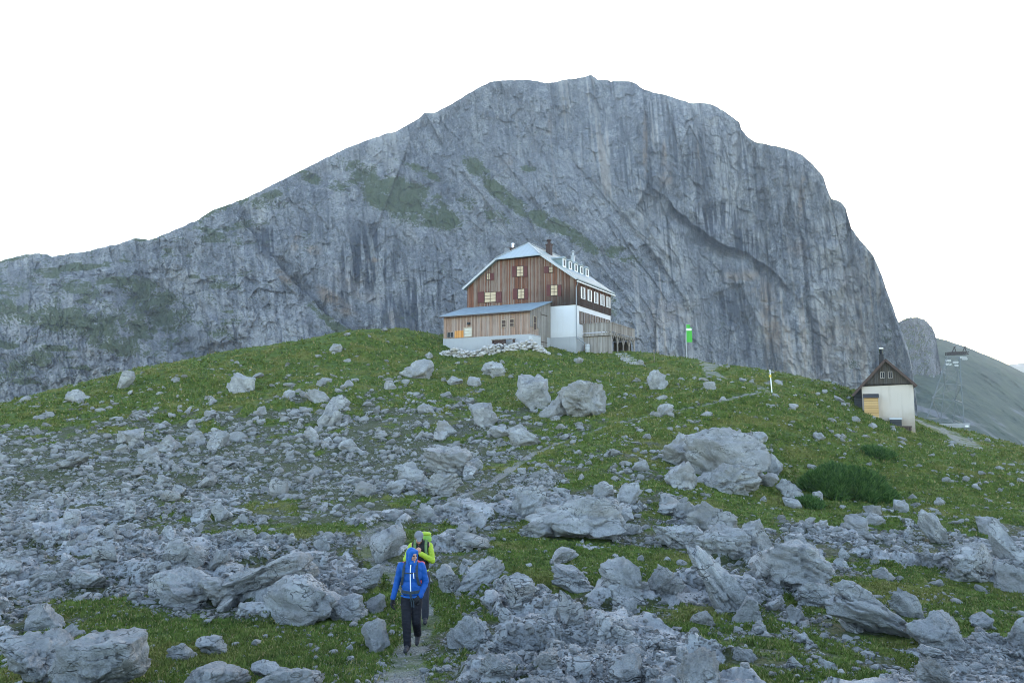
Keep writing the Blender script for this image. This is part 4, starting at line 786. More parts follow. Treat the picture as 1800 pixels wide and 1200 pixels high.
for dy in (-.25, .25):
    for dz in (-.13, .13): m.beam(a + Vector((0, dy, dz)), b + Vector((0, dy, dz)), .07)
for i in range(11):
    q0, q1 = a.lerp(b, i / 11), a.lerp(b, (i + 1) / 11)
    for dy in (-.25, .25): m.beam(q0 + Vector((0, dy, -.13)), q1 + Vector((0, dy, .13)), .04); m.beam(q0 + Vector((0, dy, .13)), q0 + Vector((0, dy, -.13)), .04)
m.build('crossarm', M['rust'], py_)
for x in (1250, 1365):
    m = MB(); m.beam(pp(x - 28, 185), pp(x - 2, 125), .07); m.beam(pp(x + 18, 185), pp(x - 2, 125), .06); m.beam(pp(x - 8, 128), pp(x + 16, 118), .08); m.build('saddle_bracket', M['rust'], py_)
for (x0, y0, nn) in [(1160, 272, 3), (1165, 312, 3), (1243, 290, 3), (1262, 325, 2), (1318, 236, 4), (1345, 252, 3)]:
    bt = MB().beam(pp(x0 - 6, y0), pp(x0 + 19 * nn - 10, y0 + 3), .05).beam(pp(x0 + 8 * nn, y0), pp(x0 + 8 * nn, 205), .035).build('wheel_frame', M['lattice'], py_)
    for i in range(nn): c = pp(x0 + 19 * i, y0 + 4); MB().tube([c + Vector((0, -.05, 0)), c + Vector((0, .05, 0))], .115, 14).build('wheel', M['wheel'], bt)
MB().beam(pp(1070, 985, -1.6), pp(1410, 975, -1.6), .5, .12).beam(pp(1085, 1005, -1.5), pp(1400, 1000, -1.5), .6, .35).build('concrete_base', M['concrete'], py_)
MB().box(0, .32, -.1, .02, 0, .18).build('plate', M['trimwhite'], py_).location = pp(1365, 1012, -1.9)
# ------------------------------------------------------------------ boulders placed one by one
#   centre px, foot py, width px, height px, tilt, style, label
B = [
(425,690,56,36,12,'slab','layered grey rock with a flat top on the green rim above the left slope'),
(222,684,34,32,-38,'slab','tilted rock poking up on the grassy skyline at far left'),
(733,665,60,36,0,'dome','rounded pale boulder in the grass below the lean-to of the hut'),
(868,663,44,28,5,'block','boulder with a dark shadowed foot below the right end of the rubble wall'),
(800,676,28,16,0,'block','small twin rock in the grass under the rubble wall, the left one'),
(833,680,26,18,0,'block','small twin rock in the grass under the rubble wall, the right one'),
(686,686,24,17,10,'block','small boulder just left of and below the rounded boulder under the lean-to'),
(580,749,46,44,25,'spike','upright leaning rock at the top of the left scree'),
(557,708,44,24,8,'slab','flat whitish rock at the upper edge of the scree above the upright leaning rock'),
(595,719,40,26,0,'block','blocky rock right beside the flat whitish rock at the upper edge of the scree'),
(615,796,44,23,0,'dome','smooth oval boulder below the upright leaning rock'),
(785,763,38,25,0,'dome','smooth rounded boulder in the middle of the slope left of the trail'),
(850,751,50,43,0,'spike','pointed grey boulder on the slope under the hut left of the trail'),
(880,768,40,20,10,'slab','low slab right beside the pointed boulder under the hut'),
(290,793,46,28,0,'block','squarish boulder in the middle of the left scree field'),
(235,786,42,34,-15,'block','brownish sloping boulder above the left scree field'),
(343,783,36,24,0,'block','left of two neighbouring boulders high in the left scree'),
(381,788,42,32,10,'block','right of two neighbouring boulders high in the left scree'),
(127,825,64,28,-16,'slab','long slanted slab lying in the scree at far left'),
(416,776,34,18,0,'block','small blocky rock right of the two neighbouring boulders in the left scree'),
(548,776,26,28,-10,'spike','small upright rock left of the smooth oval boulder'),
(725,846,54,40,0,'block','grey block leaning against the big cracked rock left of the trail'),
(787,840,84,58,28,'block','big cracked rock left of the trail'),
(778,874,66,40,-8,'block','lower block under the big cracked rock left of the trail'),
(642,869,38,23,0,'dome','brownish dome rock left of the big cracked rock'),
(695,869,40,28,-20,'slab','slanted slab between the brownish dome rock and the big cracked rock'),
(835,826,28,22,0,'block','small block on the right of the big cracked rock beside the trail'),
(125,922,34,27,15,'block','pointed block low in the far left scree'),
(230,905,20,26,0,'spike','small upright stone in the left scree'),
(300,882,40,20,0,'slab','pale flat stone in the centre of the left scree'),
(388,916,36,32,20,'block','pinkish grey block in the scree above the left outcrop'),
(490,868,32,28,-15,'block','grey block in the scree between the left scree and the trail'),
(322,1004,72,50,0,'chunk','dark grey rough block behind the rounded left outcrop'),
(187,992,50,38,-10,'spike','pale pointed rock low on the left'),
(382,998,46,36,-25,'slab','slanted pale rock right of the dark rough block'),
(160,1040,64,34,0,'block','blocky rock in front of the pale pointed rock low on the left'),
(470,1048,172,72,-14,'slab','huge sloping pale slab left of the hikers'),
(315,1068,124,62,8,'dome','big rounded left outcrop with a shadowed right side'),
(388,1070,88,50,-10,'block','dark shadowed block between the rounded outcrop and the huge sloping slab'),
(535,1100,138,78,6,'block','big pitted boulder below the huge sloping slab'),
(612,1090,66,40,0,'dome','grey rounded rock between the pitted boulder and the blue hiker'),
(658,1078,40,32,0,'block','small block just left of the blue hiker'),
(660,1148,50,54,0,'block','upright boulder beside the feet of the blue hiker'),
(640,1040,64,36,-12,'slab','low slab behind the blue hiker on the left'),
(680,992,62,62,-8,'block','grey block standing left of the hiker in the yellow jacket'),
(75,1108,80,42,10,'slab','grey slab at the left edge of the photo above the corner outcrop'),
(108,1152,66,50,-30,'slab','slab tipped up against the corner outcrop'),
(172,1222,172,98,-8,'dome','massive pale outcrop in the bottom left corner'),
(62,1206,120,80,0,'block','dark block at the very bottom left corner'),
(318,1160,48,28,0,'block','left of two small boulders on the lower left grass patch'),
(370,1152,54,30,0,'slab','right of two small boulders on the lower left grass patch'),
(380,1222,108,40,6,'dome','whitish rock cut by the bottom edge left of the path'),
(505,1222,112,42,-6,'dome','long rock cut by the bottom edge, nearer the path'),
(466,1192,48,28,0,'block','small rock above the long rock at the bottom edge'),
(545,1195,34,18,0,'block','small flat rock in the grass left of the path at the bottom'),
(832,1140,66,52,0,'dome','pale round boulder right of the path near the blue hiker'),
(800,1140,30,34,0,'block','narrow block touching the pale round boulder right of the path'),
(872,1200,68,44,0,'block','broken block at the bottom edge right of the path'),
(845,1030,84,50,-22,'slab','pale sloping slab right of the yellow hiker'),
(790,1042,46,44,15,'block','block right behind the yellow hiker beside the pale sloping slab'),
(16,1014,46,27,0,'dome','oval rock cut by the left edge of the photo'),
(912,1062,56,52,15,'block','cracked grey block in the centre of the foreground'),
(830,968,62,26,6,'slab','flat stone in the grass right of the yellow hiker'),
(937,722,62,66,10,'block','tall rough boulder of the pair in the grass below the terrace'),
(1024,735,90,66,12,'dome','broad cracked boulder of the pair in the grass below the terrace'),
(976,733,60,40,-12,'block','block wedged between the tall and the broad boulder below the terrace'),
(1156,685,38,36,-8,'block','lone pale boulder on the grass below the flag'),
(1170,729,26,20,-30,'slab','small slanted slab beside the trail below the lone pale boulder'),
(1248,684,22,15,0,'block','small pale stone beside the upper path under the flag'),
(922,784,58,34,10,'slab','flat broken rock right of the trail in mid slope'),
(905,770,44,24,-8,'block','upper rock behind the flat broken rock in mid slope'),
(1276,850,136,96,18,'block','biggest pale boulder with dark joints on the right side of the slope'),
(1300,812,84,58,14,'dome','upper bulge on top of the biggest pale boulder'),
(1195,822,66,44,-6,'block','left shoulder block of the biggest pale boulder'),
(1197,860,60,48,4,'block','low square block at the left foot of the biggest pale boulder'),
(1190,796,44,34,32,'spike','pointed block above the left shoulder of the biggest pale boulder'),
(1245,783,28,28,0,'spike','small pyramid rock behind the biggest pale boulder'),
(1356,834,38,42,0,'block','round block at the right side of the biggest pale boulder'),
(1352,856,36,24,0,'block','low block under the round block right of the biggest pale boulder'),
(1392,882,46,38,32,'block','brownish block downhill right of the biggest pale boulder'),
(1394,893,34,18,10,'slab','flat slab below the brownish block near the dark shrub'),
(1438,880,20,16,20,'block','small white stone left of the dark shrub'),
(1127,828,32,19,0,'block','small pale rock left of the biggest pale boulder'),
(1177,897,38,26,15,'slab','slanted pale stone below the low square block'),
(1010,950,172,74,4,'dome','wide domed pale outcrop in the middle right of the trail'),
(930,910,64,58,0,'chunk','dark rough block at the left end of the domed outcrop'),
(945,945,70,28,0,'slab','low slab along the foot of the domed outcrop'),
(1060,872,40,26,0,'block','small block on the upper edge of the domed outcrop'),
(1105,888,44,36,18,'block','slanted block at the right end of the domed outcrop'),
(1068,948,44,25,0,'block','square stone below the right end of the domed outcrop'),
(1108,940,36,20,0,'block','small stone right of the square stone below the domed outcrop'),
(1250,946,104,62,8,'block','rough pinkish outcrop between the domed outcrop and the dark shrub'),
(1205,912,56,30,-5,'block','dark rough rock on top of the rough pinkish outcrop'),
(1330,960,54,46,12,'block','pale block with one vertical crack right of the rough pinkish outcrop'),
(1275,988,100,54,15,'slab','long slab below the rough pinkish outcrop'),
(1195,965,96,38,10,'slab','flat pale slab left of the long slab in the right foreground'),
(1015,1042,92,46,25,'slab','slab sloping down to the right in the centre foreground'),
(985,992,64,28,-14,'slab','slab sloping to the left on the central grass patch'),
(1100,1062,92,62,20,'block','dark angular block in the centre foreground'),
(1170,1052,66,54,0,'block','cracked block left of the leaning pinnacle slab'),
(1262,1076,108,112,48,'slab','leaning pinnacle slab with dark spots in the right foreground'),
(1312,1094,52,44,20,'block','pale block at the foot of the leaning pinnacle slab'),
(1400,1040,154,76,10,'dome','wide layered outcrop right of the leaning pinnacle slab'),
(1440,1068,90,44,14,'block','lower ledge of the wide layered outcrop'),
(1525,1122,172,92,30,'slab','long pale slab with one deep crack running down to the right'),
(1590,1085,60,50,40,'block','right end block of the long cracked slab'),
(1645,1146,98,62,10,'dome','grey boulder with dark cracks near the right bottom'),
(1640,957,66,60,28,'slab','whitish slab tilted right on the right slope'),
(1712,1028,98,68,6,'block','large flat-faced block at the right'),
(1782,1042,62,50,0,'block','block cut by the right edge of the photo'),
(1775,988,62,74,45,'slab','steeply tilted slab near the right edge'),
(1740,940,44,30,10,'block','rock above the steeply tilted slab near the right edge'),
(1645,1208,72,50,22,'slab','white slab at the bottom right'),
(1730,1108,42,28,-20,'spike','small pointed rock right of the grey cracked boulder'),
(1795,1130,40,40,0,'block','small block in the lower right corner'),
(1483,984,20,22,0,'block','small cracked stone in the scree below the dark shrub'),
(1583,900,24,20,0,'block','two-layered small stone right of the dark shrub'),
(1652,888,22,14,0,'block','white small stone in the right grass slope'),
(1538,924,28,20,0,'block','pale small block under the dark shrub'),
(1505,930,44,26,8,'slab','pale rough slab below the dark shrub'),
(1235,1098,40,22,-8,'slab','flat white stone below the leaning pinnacle slab'),
(1005,1102,48,56,-12,'spike','upright grey rock in the central foreground scree'),
(1310,1164,38,24,0,'block','small block in the lower right scree'),
(1065,1128,30,24,0,'block','small dark stone in the central foreground scree'),
(1230,1208,74,58,0,'block','grey block at the bottom edge right of centre'),
(1500,1112,40,26,0,'block','small block under the long cracked slab'),
(1365,1075,38,26,10,'block','small block between the pinnacle slab and the long cracked slab'),
(1100,1200,60,44,10,'block','angular block at the bottom edge near the centre'),
(1015,1198,46,38,0,'block','rough stone at the bottom edge between the path and the centre'),
(1175,908,38,22,0,'block','rounded stone left of the rough pinkish outcrop'),
(1278,868,104,50,14,'block','lower split block along the front foot of the biggest pale boulder')]
DETAIL = 1.0
bp = hit(np.array([b[0] for b in B], float), np.array([b[1] for b in B], float), terrain)
taken = []
for i, ((cx, fy, w, h, tilt, style, lab), P) in enumerate(zip(B, bp)):
    sub = 5 if w > 62 else (4 if w > 34 else 3)
    V, Fa = rock_shape(1000 + i, sub, style, tilt); k = P[1] / F
    dep = 0.85 * w * k if style != 'slab' else 0.75 * w * k
    V = V * np.array([w * k * 1.03, dep, h * k * 1.34]); c = P + np.array([P[0] / P[1] * dep * .42, dep * .42, 0]); zc = (P[2] + tz(c[0], c[1])) / 2 - .12 * h * k + .44 * h * k
    nm = {'slab': 'flat_rock', 'dome': 'boulder', 'block': 'boulder', 'spike': 'rock', 'chunk': 'boulder'}[style] if w < 100 else 'rock_outcrop'
    o = mesh_obj(nm, np_mesh(nm, V, Fa, False, M['rock'])); o.location = (c[0], c[1], zc)
    if w > 30: o.data.polygons.foreach_set('use_smooth', np.full(len(Fa), True))
    tag(o, lab, 'boulder' if w >= 34 else 'rock'); taken.append((c[0], c[1], w * k * .5, dep * .5))
# ---- ground cells weighted by the picture area they show
gpx, gpy = to_px(gV); sh2 = gx.shape; gpx = gpx.reshape(sh2); gpy = gpy.reshape(sh2)
ar = -((gpx[:-1, 1:] - gpx[:-1, :-1]) * (gpy[1:, :-1] - gpy[:-1, :-1]) - (gpx[1:, :-1] - gpx[:-1, :-1]) * (gpy[:-1, 1:] - gpy[:-1, :-1]))
cyc = (gy[:-1, 1:] + gy[1:, :-1]) / 2; cpx = (gpx[:-1, 1:] + gpx[1:, :-1]) / 2; cpy = (gpy[:-1, 1:] + gpy[1:, :-1]) / 2
vis = (ar > 0) & (cyc > 9.5) & (cyc < 108) & (cpx > -160) & (cpx < 1960) & (cpy < 1290)
cg = (gG[:-1, 1:] + gG[1:, :-1]) / 2; cp = (gP[:-1, 1:] + gP[1:, :-1]) / 2; cxx = (gx[:-1, 1:] + gx[1:, :-1]) / 2
gmask = sstep(0.42, 0.58, cg)
def scatter(weight, n, rng):
    w = np.where(vis, np.clip(ar, 0, 60) * weight, 0).ravel(); k = rng.choice(w.size, n, p=w / w.sum()); i, j = np.divmod(k, sh2[1] - 1)
    a, b = rng.random(n), rng.random(n); L_ = lambda A: (A[i, j] * (1 - a) * (1 - b) + A[i, j+1] * a * (1 - b) + A[i+1, j] * (1 - a) * b + A[i+1, j+1] * a * b)
    return np.stack([L_(gx), L_(gy), L_(gz)], -1), L_(gG)
clump = np.clip(0.62 + 2.2 * fbm(cxx * .45, cyc * .35, 0 * cxx + 40, 3), .06, 2.4)
flecks = np.clip(fbm(cxx * .25, cyc * .2, 0 * cxx + 60, 3) + .15, 0, 1)
def blocked(P, f=0.85):
    m = np.zeros(len(P), bool)
    for (x, y, rx, ry) in taken: m |= ((P[:, 0] - x) / (rx * f)) ** 2 + ((P[:, 1] - y) / (ry * f)) ** 2 < 1
    return m
# ---- about 190 more countable rocks from shared shapes
PROT = [(np_mesh('boulder', *rock_shape(500 + i, 4, ['block', 'slab', 'dome', 'block', 'spike', 'chunk'][i % 6], [0, 12, 0, -15, 8, 0][i % 6]), True, M['rock'])) for i in range(16)]
rs = np.random.default_rng(21); P, gg = scatter((1 - cp) ** 4 * ((1 - gmask) * 1.0 + gmask * .05) * clump, 1400, rs); bl = blocked(P, 1.15); cnt = 0; pts = []
ZN = [(lambda x, y: y > 780 and x < 620 and y < 930, 'grey rock lying among the rubble of the left scree slope', 'rocks on the left scree slope'),
      (lambda x, y: y <= 780 and x < 760, 'grey rock on the upper edge of the left slope where grass meets scree', 'rocks on the upper left slope'),
      (lambda x, y: x < 760, 'grey rock among the boulders of the lower left foreground', 'rocks in the lower left foreground'),
      (lambda x, y: y < 900 and x < 1130, 'grey rock beside the trail in the middle of the slope', 'rocks beside the trail in mid slope'),
      (lambda x, y: y < 900, 'grey rock in the thin grass of the right slope', 'rocks on the right grass slope'),
      (lambda x, y: x < 1290, 'grey rock among the boulders of the central foreground', 'rocks in the central foreground'),
      (lambda x, y: True, 'grey rock among the boulders of the right foreground', 'rocks in the right foreground')]
qx, qy = to_px(P); fx = np.array([p_[:3] for p_ in FLAT])
for i in range(len(P)):
    if bl[i] or cnt >= 172 or qy[i] > 1215 or not (0 < qx[i] < 1800): continue
    wpx = 16 + 26 * rs.random() ** 2.2 + (10 if qy[i] > 950 else 0); k = P[i, 1] / F; w = wpx * k
    if any((P[i, 0] - x) ** 2 + (P[i, 1] - y) ** 2 < (.9 * (w + r)) ** 2 for x, y, r in pts): continue
    if path_dist(P[i:i+1, 0], P[i:i+1, 1])[0] < 1.3 or min(np.hypot(fx[:, 0] - P[i, 0], fx[:, 1] - P[i, 1])) < .9: continue
    pts.append((P[i, 0], P[i, 1], w)); o = mesh_obj('boulder', PROT[int(rs.integers(0, 16))])
    z = w * rs.uniform(.5, .85); o.scale = (w, w * rs.uniform(.7, 1.0), z * 1.25); o.rotation_euler = (rs.uniform(-.15, .15), rs.uniform(-.25, .25), rs.uniform(0, 6.28)); o.location = (P[i, 0], P[i, 1], P[i, 2] + z * .17)
    for f_, lab, grp in ZN:
        if f_(qx[i], qy[i]): tag(o, lab, 'rock', grp); break
    taken.append((P[i, 0], P[i, 1], w * .5, w * .5)); cnt += 1
# ---- uncountable scree
def scree(name, n, lo, hi, sub, weight, seed, power=2.2, nvar=24, dk=.7):
    r = np.random.default_rng(seed); P, _ = scatter(weight, n, r); P = P[~blocked(P, .8)]; P = P[(path_dist(P[:, 0], P[:, 1]) > .8) | (r.random(len(P)) < (.12 if hi > 5 else .65))]
    near = np.min([np.hypot(P[:, 0] - x, P[:, 1] - y) for x, y, _ in FLAT], axis=0) < .35; P = P[~near]; n = len(P)
    s = lo * (1 - r.random(n) * (1 - (lo / hi) ** power)) ** (-1 / power) * P[:, 1] / F
    sh_ = [rock_shape(9000 + k, sub, ['chunk', 'block', 'slab', 'chunk'][k % 4]) for k in range(nvar)]; kind = r.integers(0, nvar, n); VV, FF, b, DK = [], [], 0, []
    for k in range(nvar):
        ix = np.where(kind == k)[0]; V, Fa = sh_[k]; m = len(ix)
        if not m: continue
        a, t1, t2 = r.uniform(0, 6.28, m), r.uniform(-.5, .5, m), r.uniform(-.5, .5, m); S = s[ix][:, None] * np.stack([r.uniform(.8, 1.4, m), r.uniform(.7, 1.1, m), r.uniform(.45, .85, m)], -1)
        X = V[None] * S[:, None, :]; ca, sa = np.cos(a)[:, None], np.sin(a)[:, None]
        x, y, z = X[..., 0], X[..., 1], X[..., 2]; y, z = y * np.cos(t1)[:, None] - z * np.sin(t1)[:, None], y * np.sin(t1)[:, None] + z * np.cos(t1)[:, None]
        x, z = x * np.cos(t2)[:, None] + z * np.sin(t2)[:, None], -x * np.sin(t2)[:, None] + z * np.cos(t2)[:, None]; x, y = x * ca - y * sa, x * sa + y * ca
        C = P[ix] + np.stack([0 * a, 0 * a, S[:, 2] * .12], -1); VV.append((np.stack([x, y, z], -1) + C[:, None]).reshape(-1, 3))
        FF.append((Fa[None] + (np.arange(m) * len(V))[:, None, None] + b).reshape(-1, 3)); b += m * len(V); DK.append(np.repeat(dk * r.random(m) ** 1.2, len(V)))
    return tag(mesh_obj(name, np_mesh(name, np.concatenate(VV), np.concatenate(FF), False, M['rock'], dict(dark=np.concatenate(DK)))), kind='stuff')
wS = ((1 - gmask) + gmask * (.06 + .5 * flecks) * (1 - sstep(70, 95, cyc) * .8)) * clump
tag(scree('scree', 6500, 9, 20, 2, wS, 31, dk=.45), 'loose grey stones covering the slope', None); scree('small_scree', 15000, 5, 9, 1, wS, 32, 1.6); scree('fine_scree', 30000, 2.4, 5, 1, wS, 33, 1.4, 12)
# ---- grass
def grass(name, n, weight, seed, hgt, nb, mat, hmin_px):
    r = np.random.default_rng(seed); P, _ = scatter(weight, n, r); P = P[~blocked(P, .9)]; n = len(P)
    h = np.maximum(hgt * r.uniform(.6, 1.4, n), hmin_px * P[:, 1] / F) * (.8 + .6 * r.random(n)); spread = h * 0.9
    B0 = np.repeat(P, nb, 0); hh = np.repeat(h, nb); m = len(B0); a = r.uniform(0, 6.28, m); off = r.normal(size=(m, 2)) * np.repeat(spread, nb)[:, None] * .5
    B0 = B0 + np.c_[off, -0.15 * hh]; wd = hh * .09 + .0011 * B0[:, 1] * .6; dx = np.c_[np.cos(a), np.sin(a), 0 * a] * wd[:, None]
    ln = r.normal(size=(m, 2)) * .45; tip = B0 + np.c_[ln * hh[:, None], hh * r.uniform(.6, 1.15, m)]
    V = np.stack([B0 - dx, B0 + dx, tip], 1).reshape(-1, 3); Fa = np.arange(len(V)).reshape(-1, 3)
    return tag(mesh_obj(name, np_mesh(name, V, Fa, False, mat, dict(tone=np.repeat(r.random(m), 3)))), kind='stuff')
t = NT('turf'); p_ = t.pos(); c = t.mix(t.step(t.noise(p_, 2.4, 5, .6), .3, .7), (0.038, 0.066, 0.011), (0.110, 0.158, 0.028)); c = t.mix(t.math('MULTIPLY', t.step(t.noise(p_, .35, 4), .48, .66), .5), c, (0.20, 0.175, 0.05)); c = t.mix(t.math('MULTIPLY', t.attr('tone'), .45), c, (0.17, 0.19, 0.05)); c = t.mix(t.step(t.attr('tone'), .86, .95), c, (0.27, 0.225, 0.095)); TURF = t.fin(c, .9, .15)
wG = sstep(.40, .72, cg) * (1 - .7 * cp) ** 3
grass('turf', 60000, wG * (1 - sstep(60, 100, cyc) * .6), 41, .055, 6, TURF, 3.4)
# ---- shrubs
t = NT('dwarf_shrub_leaf'); c = t.mix(t.attr('tone'), (0.020, 0.052, 0.012), (0.110, 0.190, 0.045)); SHR = t.fin(c, .75, .2)
def shrub(px, py, rx, ry, hgt, n, lab, seed, blade=.34):
    r = np.random.default_rng(seed); C = on_ground(px, py); root = empty('shrub', C); tag(root, lab, 'shrub')
    q = np.sqrt(r.random(n)); th = r.uniform(0, 6.28, n); lob = 1 + .22 * np.sin(3 * th + seed) + .15 * np.sin(7 * th + 1.3 * seed); x = q * np.cos(th) * rx * lob; y = q * np.sin(th) * ry * lob
    g = terrain(C[0] + x, C[1] + y) - C[2]; top_ = hgt * np.sqrt(np.clip(1 - q ** 2.4, 0, 1)) * (.62 + .75 * np.clip(.5 + 1.1 * fbm(x * .9, y * .9, 0 * x + seed, 3), 0, 1)); z = g + top_ * (.35 + .65 * r.random(n) ** .45)
    S = np.stack([x, y, z], -1); nb = 7; B0 = np.repeat(S, nb, 0); m = len(B0); d = r.normal(size=(m, 3)) * np.array([.55, .55, .25]) + np.array([0, 0, .9]) + np.repeat(np.stack([x / rx, y / ry, 0 * x], -1) * .55, nb, 0); d /= np.linalg.norm(d, axis=1, keepdims=True)
    ln = blade * r.uniform(.4, 1.3, m); sd_ = np.cross(d, r.normal(size=(m, 3))); sd_ /= np.linalg.norm(sd_, axis=1, keepdims=True); wd = .022 + .02 * r.random(m)
    b0 = B0 - d * (ln * .35)[:, None]; V = np.stack([b0, B0 + sd_ * wd[:, None], B0 + d * ln[:, None], B0 - sd_ * wd[:, None]], 1).reshape(-1, 3)
    mesh_obj('foliage', np_mesh('foliage', V, np.arange(len(V)).reshape(-1, 4), False, SHR, dict(tone=np.repeat(r.random(m) ** 1.6, 4))), root)
    s = MB()
    for i in range(14): a = r.uniform(0, 6.28); k = r.random() * .8; bx_, by_ = math.cos(a) * rx * k * .6, math.sin(a) * ry * k * .6; gz_ = tz(C[0] + bx_, C[1] + by_) - C[2]; s.tube([(bx_, by_, gz_ - .1), (bx_ * 1.15, by_ * 1.15, gz_ + hgt * .35), (bx_ * 1.4, by_ * 1.4, gz_ + hgt * .6)], [.04, .03, .015], 6)
    s.build('stems', M['stem'], root)
shrub(1480, 868, 1.78, 1.9, 1.15, 5200, 'big dark green bushy shrub on the right grass slope below the small house', 3, .32)
shrub(1545, 806, .8, .8, .6, 500, 'small dark shrub above and right of the big dark shrub', 8, .26)
shrub(1425, 890, .55, .5, .35, 260, 'greyish low shrub below the flat slab near the big dark shrub', 13, .2)
# ------------------------------------------------------------------ people
def blend(name, parts, voxel, mat, parent, smooth=6, wrinkle=0.0, wk=9.0):
    """tapered limbs (p0, r0, p1, r1) and ellipsoids (c, (rx, ry, rz), yaw) fused into one continuous surface"""
    bm = bmesh.new()
    for q in parts:
        if len(q) == 4:
            p0, r0, p1, r1 = Vector(q[0]), q[1], Vector(q[2]), q[3]; d = p1 - p0; n = max(2, int(d.length / (min(r0, r1) * .55)) + 1)
            rot = d.to_track_quat('Z', 'Y').to_matrix().to_4x4()
            bmesh.ops.create_cone(bm, cap_ends=True, segments=16, radius1=r0, radius2=r1, depth=d.length, matrix=Matrix.Translation((p0 + p1) / 2) @ rot)
            for p, r in ((p0, r0), (p1, r1)): bmesh.ops.create_icosphere(bm, subdivisions=2, radius=r, matrix=Matrix.Translation(p))
        else:
            c, r, yaw = q; bmesh.ops.create_icosphere(bm, subdivisions=3, radius=1, matrix=Matrix.Translation(c) @ Matrix.Rotation(yaw, 4, 'Z') @ Matrix.Diagonal((*r, 1)))
    me = bpy.data.meshes.new(name); bm.to_mesh(me); bm.free(); o = mesh_obj(name, me)
    md = o.modifiers.new('r', 'REMESH'); md.mode = 'VOXEL'; md.voxel_size = voxel; md.use_smooth_shade = True
    if smooth: s = o.modifiers.new('s', 'SMOOTH'); s.iterations = smooth; s.factor = .5
    bpy.context.view_layer.update(); ev = o.evaluated_get(bpy.context.evaluated_depsgraph_get()); m2 = bpy.data.meshes.new_from_object(ev); bpy.data.objects.remove(o)
    if wrinkle:
        n = len(m2.vertices); co = np.empty(n * 3, np.float32); m2.vertices.foreach_get('co', co); co = co.reshape(-1, 3); no = np.empty(n * 3, np.float32); m2.vertices.foreach_get('normal', no); no = no.reshape(-1, 3)
        w = fbm(co[:, 0] * wk, co[:, 1] * wk, co[:, 2] * wk * 1.7, 3, .5, ridge=True); co = co + no * (wrinkle * w)[:, None]; m2.vertices.foreach_set('co', co.ravel())
    m2.materials.clear(); m2.materials.append(mat); m2.polygons.foreach_set('use_smooth', np.full(len(m2.polygons), True)); m2.update(); m2.name = name
    return mesh_obj(name, m2, parent)
skin = plain('skin', (0.42, 0.22, 0.15), .55, 0, .08, 20); blue = plain('blue_shell', (0.007, 0.070, 0.28), .6, 0, .12, 8, .2); bluedk = plain('blue_shell_light', (0.010, 0.092, 0.33), .6, 0, .1, 8, .2)
pants = plain('black_trousers', (0.014, 0.014, 0.018), .8, 0, .25, 6, .15); pants2 = plain('grey_trousers', (0.035, 0.036, 0.044), .8, 0, .25, 6, .15)
blk = plain('black_fabric', (0.012, 0.012, 0.013), .75, 0, .2); lime = plain('lime_fabric', (0.31, 0.42, 0.03), .65, 0, .1); green = plain('green_pack', (0.20, 0.36, 0.06), .7, 0, .15); olive = plain('olive_strap', (0.12, 0.19, 0.07), .75, 0, .15)
red = plain('red_pack', (0.50, 0.025, 0.035), .65, 0, .15); greycap = plain('grey_cap', (0.17, 0.175, 0.19), .9, 0, .15, 30); zipm = plain('white_zip', (0.70, 0.74, 0.78), .5, 0, .03); boot = plain('boot_leather', (0.03, 0.028, 0.03), .7, 0, .2); strap = plain('dark_strap', (0.03, 0.045, 0.055), .75, 0, .1)
lip = plain('lips', (0.30, 0.11, 0.09), .5); eyem = plain('eye', (0.02, 0.015, 0.012), .2); hairm = plain('brown_hair', (0.05, 0.03, 0.02), .8)
def head_parts(c, yaw, pitch=0.0):
    """head ellipsoids and features; face looks along -y turned by yaw about z, bent down by pitch"""
    R = Matrix.Rotation(yaw, 4, 'Z') @ Matrix.Rotation(pitch, 4, 'X'); c = Vector(c); T = lambda x, y, z: c + (R @ Vector((x, y, z)))
    P = [(T(0, .005, .025), (.074, .092, .085), yaw), (T(0, -.025, -.045), (.058, .066, .068), yaw), (T(0, -.062, -.095), .026, T(0, -.070, -.098), .024),   # skull, jaw, chin
         (T(0, -.092, .02), .012, T(0, -.112, -.022), .017), (T(-.03, -.085, .032), .012, T(.03, -.085, .032), .012), (T(-.02, -.09, -.058), .010, T(.02, -.09, -.058), .010),
         (T(-.076, .012, .01), .014, T(-.078, .018, -.025), .010), (T(.076, .012, .01), .014, T(.078, .018, -.025), .010), (T(-.034, -.072, -.02), .022, T(-.036, -.07, -.03), .022), (T(.034, -.072, -.02), .022, T(.036, -.07, -.03), .022)]
    return P, T
def hand_parts(w, d, side, curl=.4, s=1.0, palm_n=(0, -1, 0)):
    """palm, four unequal bent fingers and a thumb that leaves the side of the palm; d points from wrist to knuckles"""
    w, d, n = Vector(w), Vector(d).normalized(), Vector(palm_n); t = d.cross(n).normalized() * side; n = t.cross(d).normalized() * (1 if t.cross(d).dot(n) > 0 else -1); P = []
    P.append((w, .026 * s, w + d * .085 * s, .030 * s)); P.append((w + d * .04 * s + t * .02 * s, .02 * s, w + d * .085 * s + t * .026 * s, .017 * s)); P.append((w + d * .04 * s - t * .02 * s, .02 * s, w + d * .085 * s - t * .026 * s, .017 * s))
    for k, (o, ln) in enumerate(zip((.034, .012, -.012, -.033), (.072, .080, .074, .058))):
        a = w + d * .09 * s + t * o * s; b = a + (d * math.cos(curl) + n * math.sin(curl)) * ln * .52 * s; e = b + (d * math.cos(2.2 * curl) + n * math.sin(2.2 * curl)) * ln * .5 * s
        P += [(a, .0105 * s, b, .0095 * s), (b, .0095 * s, e, .008 * s)]
    a = w + d * .03 * s + t * .03 * s; b = a + (d * .7 + t * .7 + n * .25).normalized() * .045 * s; P += [(a, .014 * s, b, .0115 * s), (b, .0115 * s, b + (d * .95 + n * .35).normalized() * .035 * s, .0095 * s)]
    return P
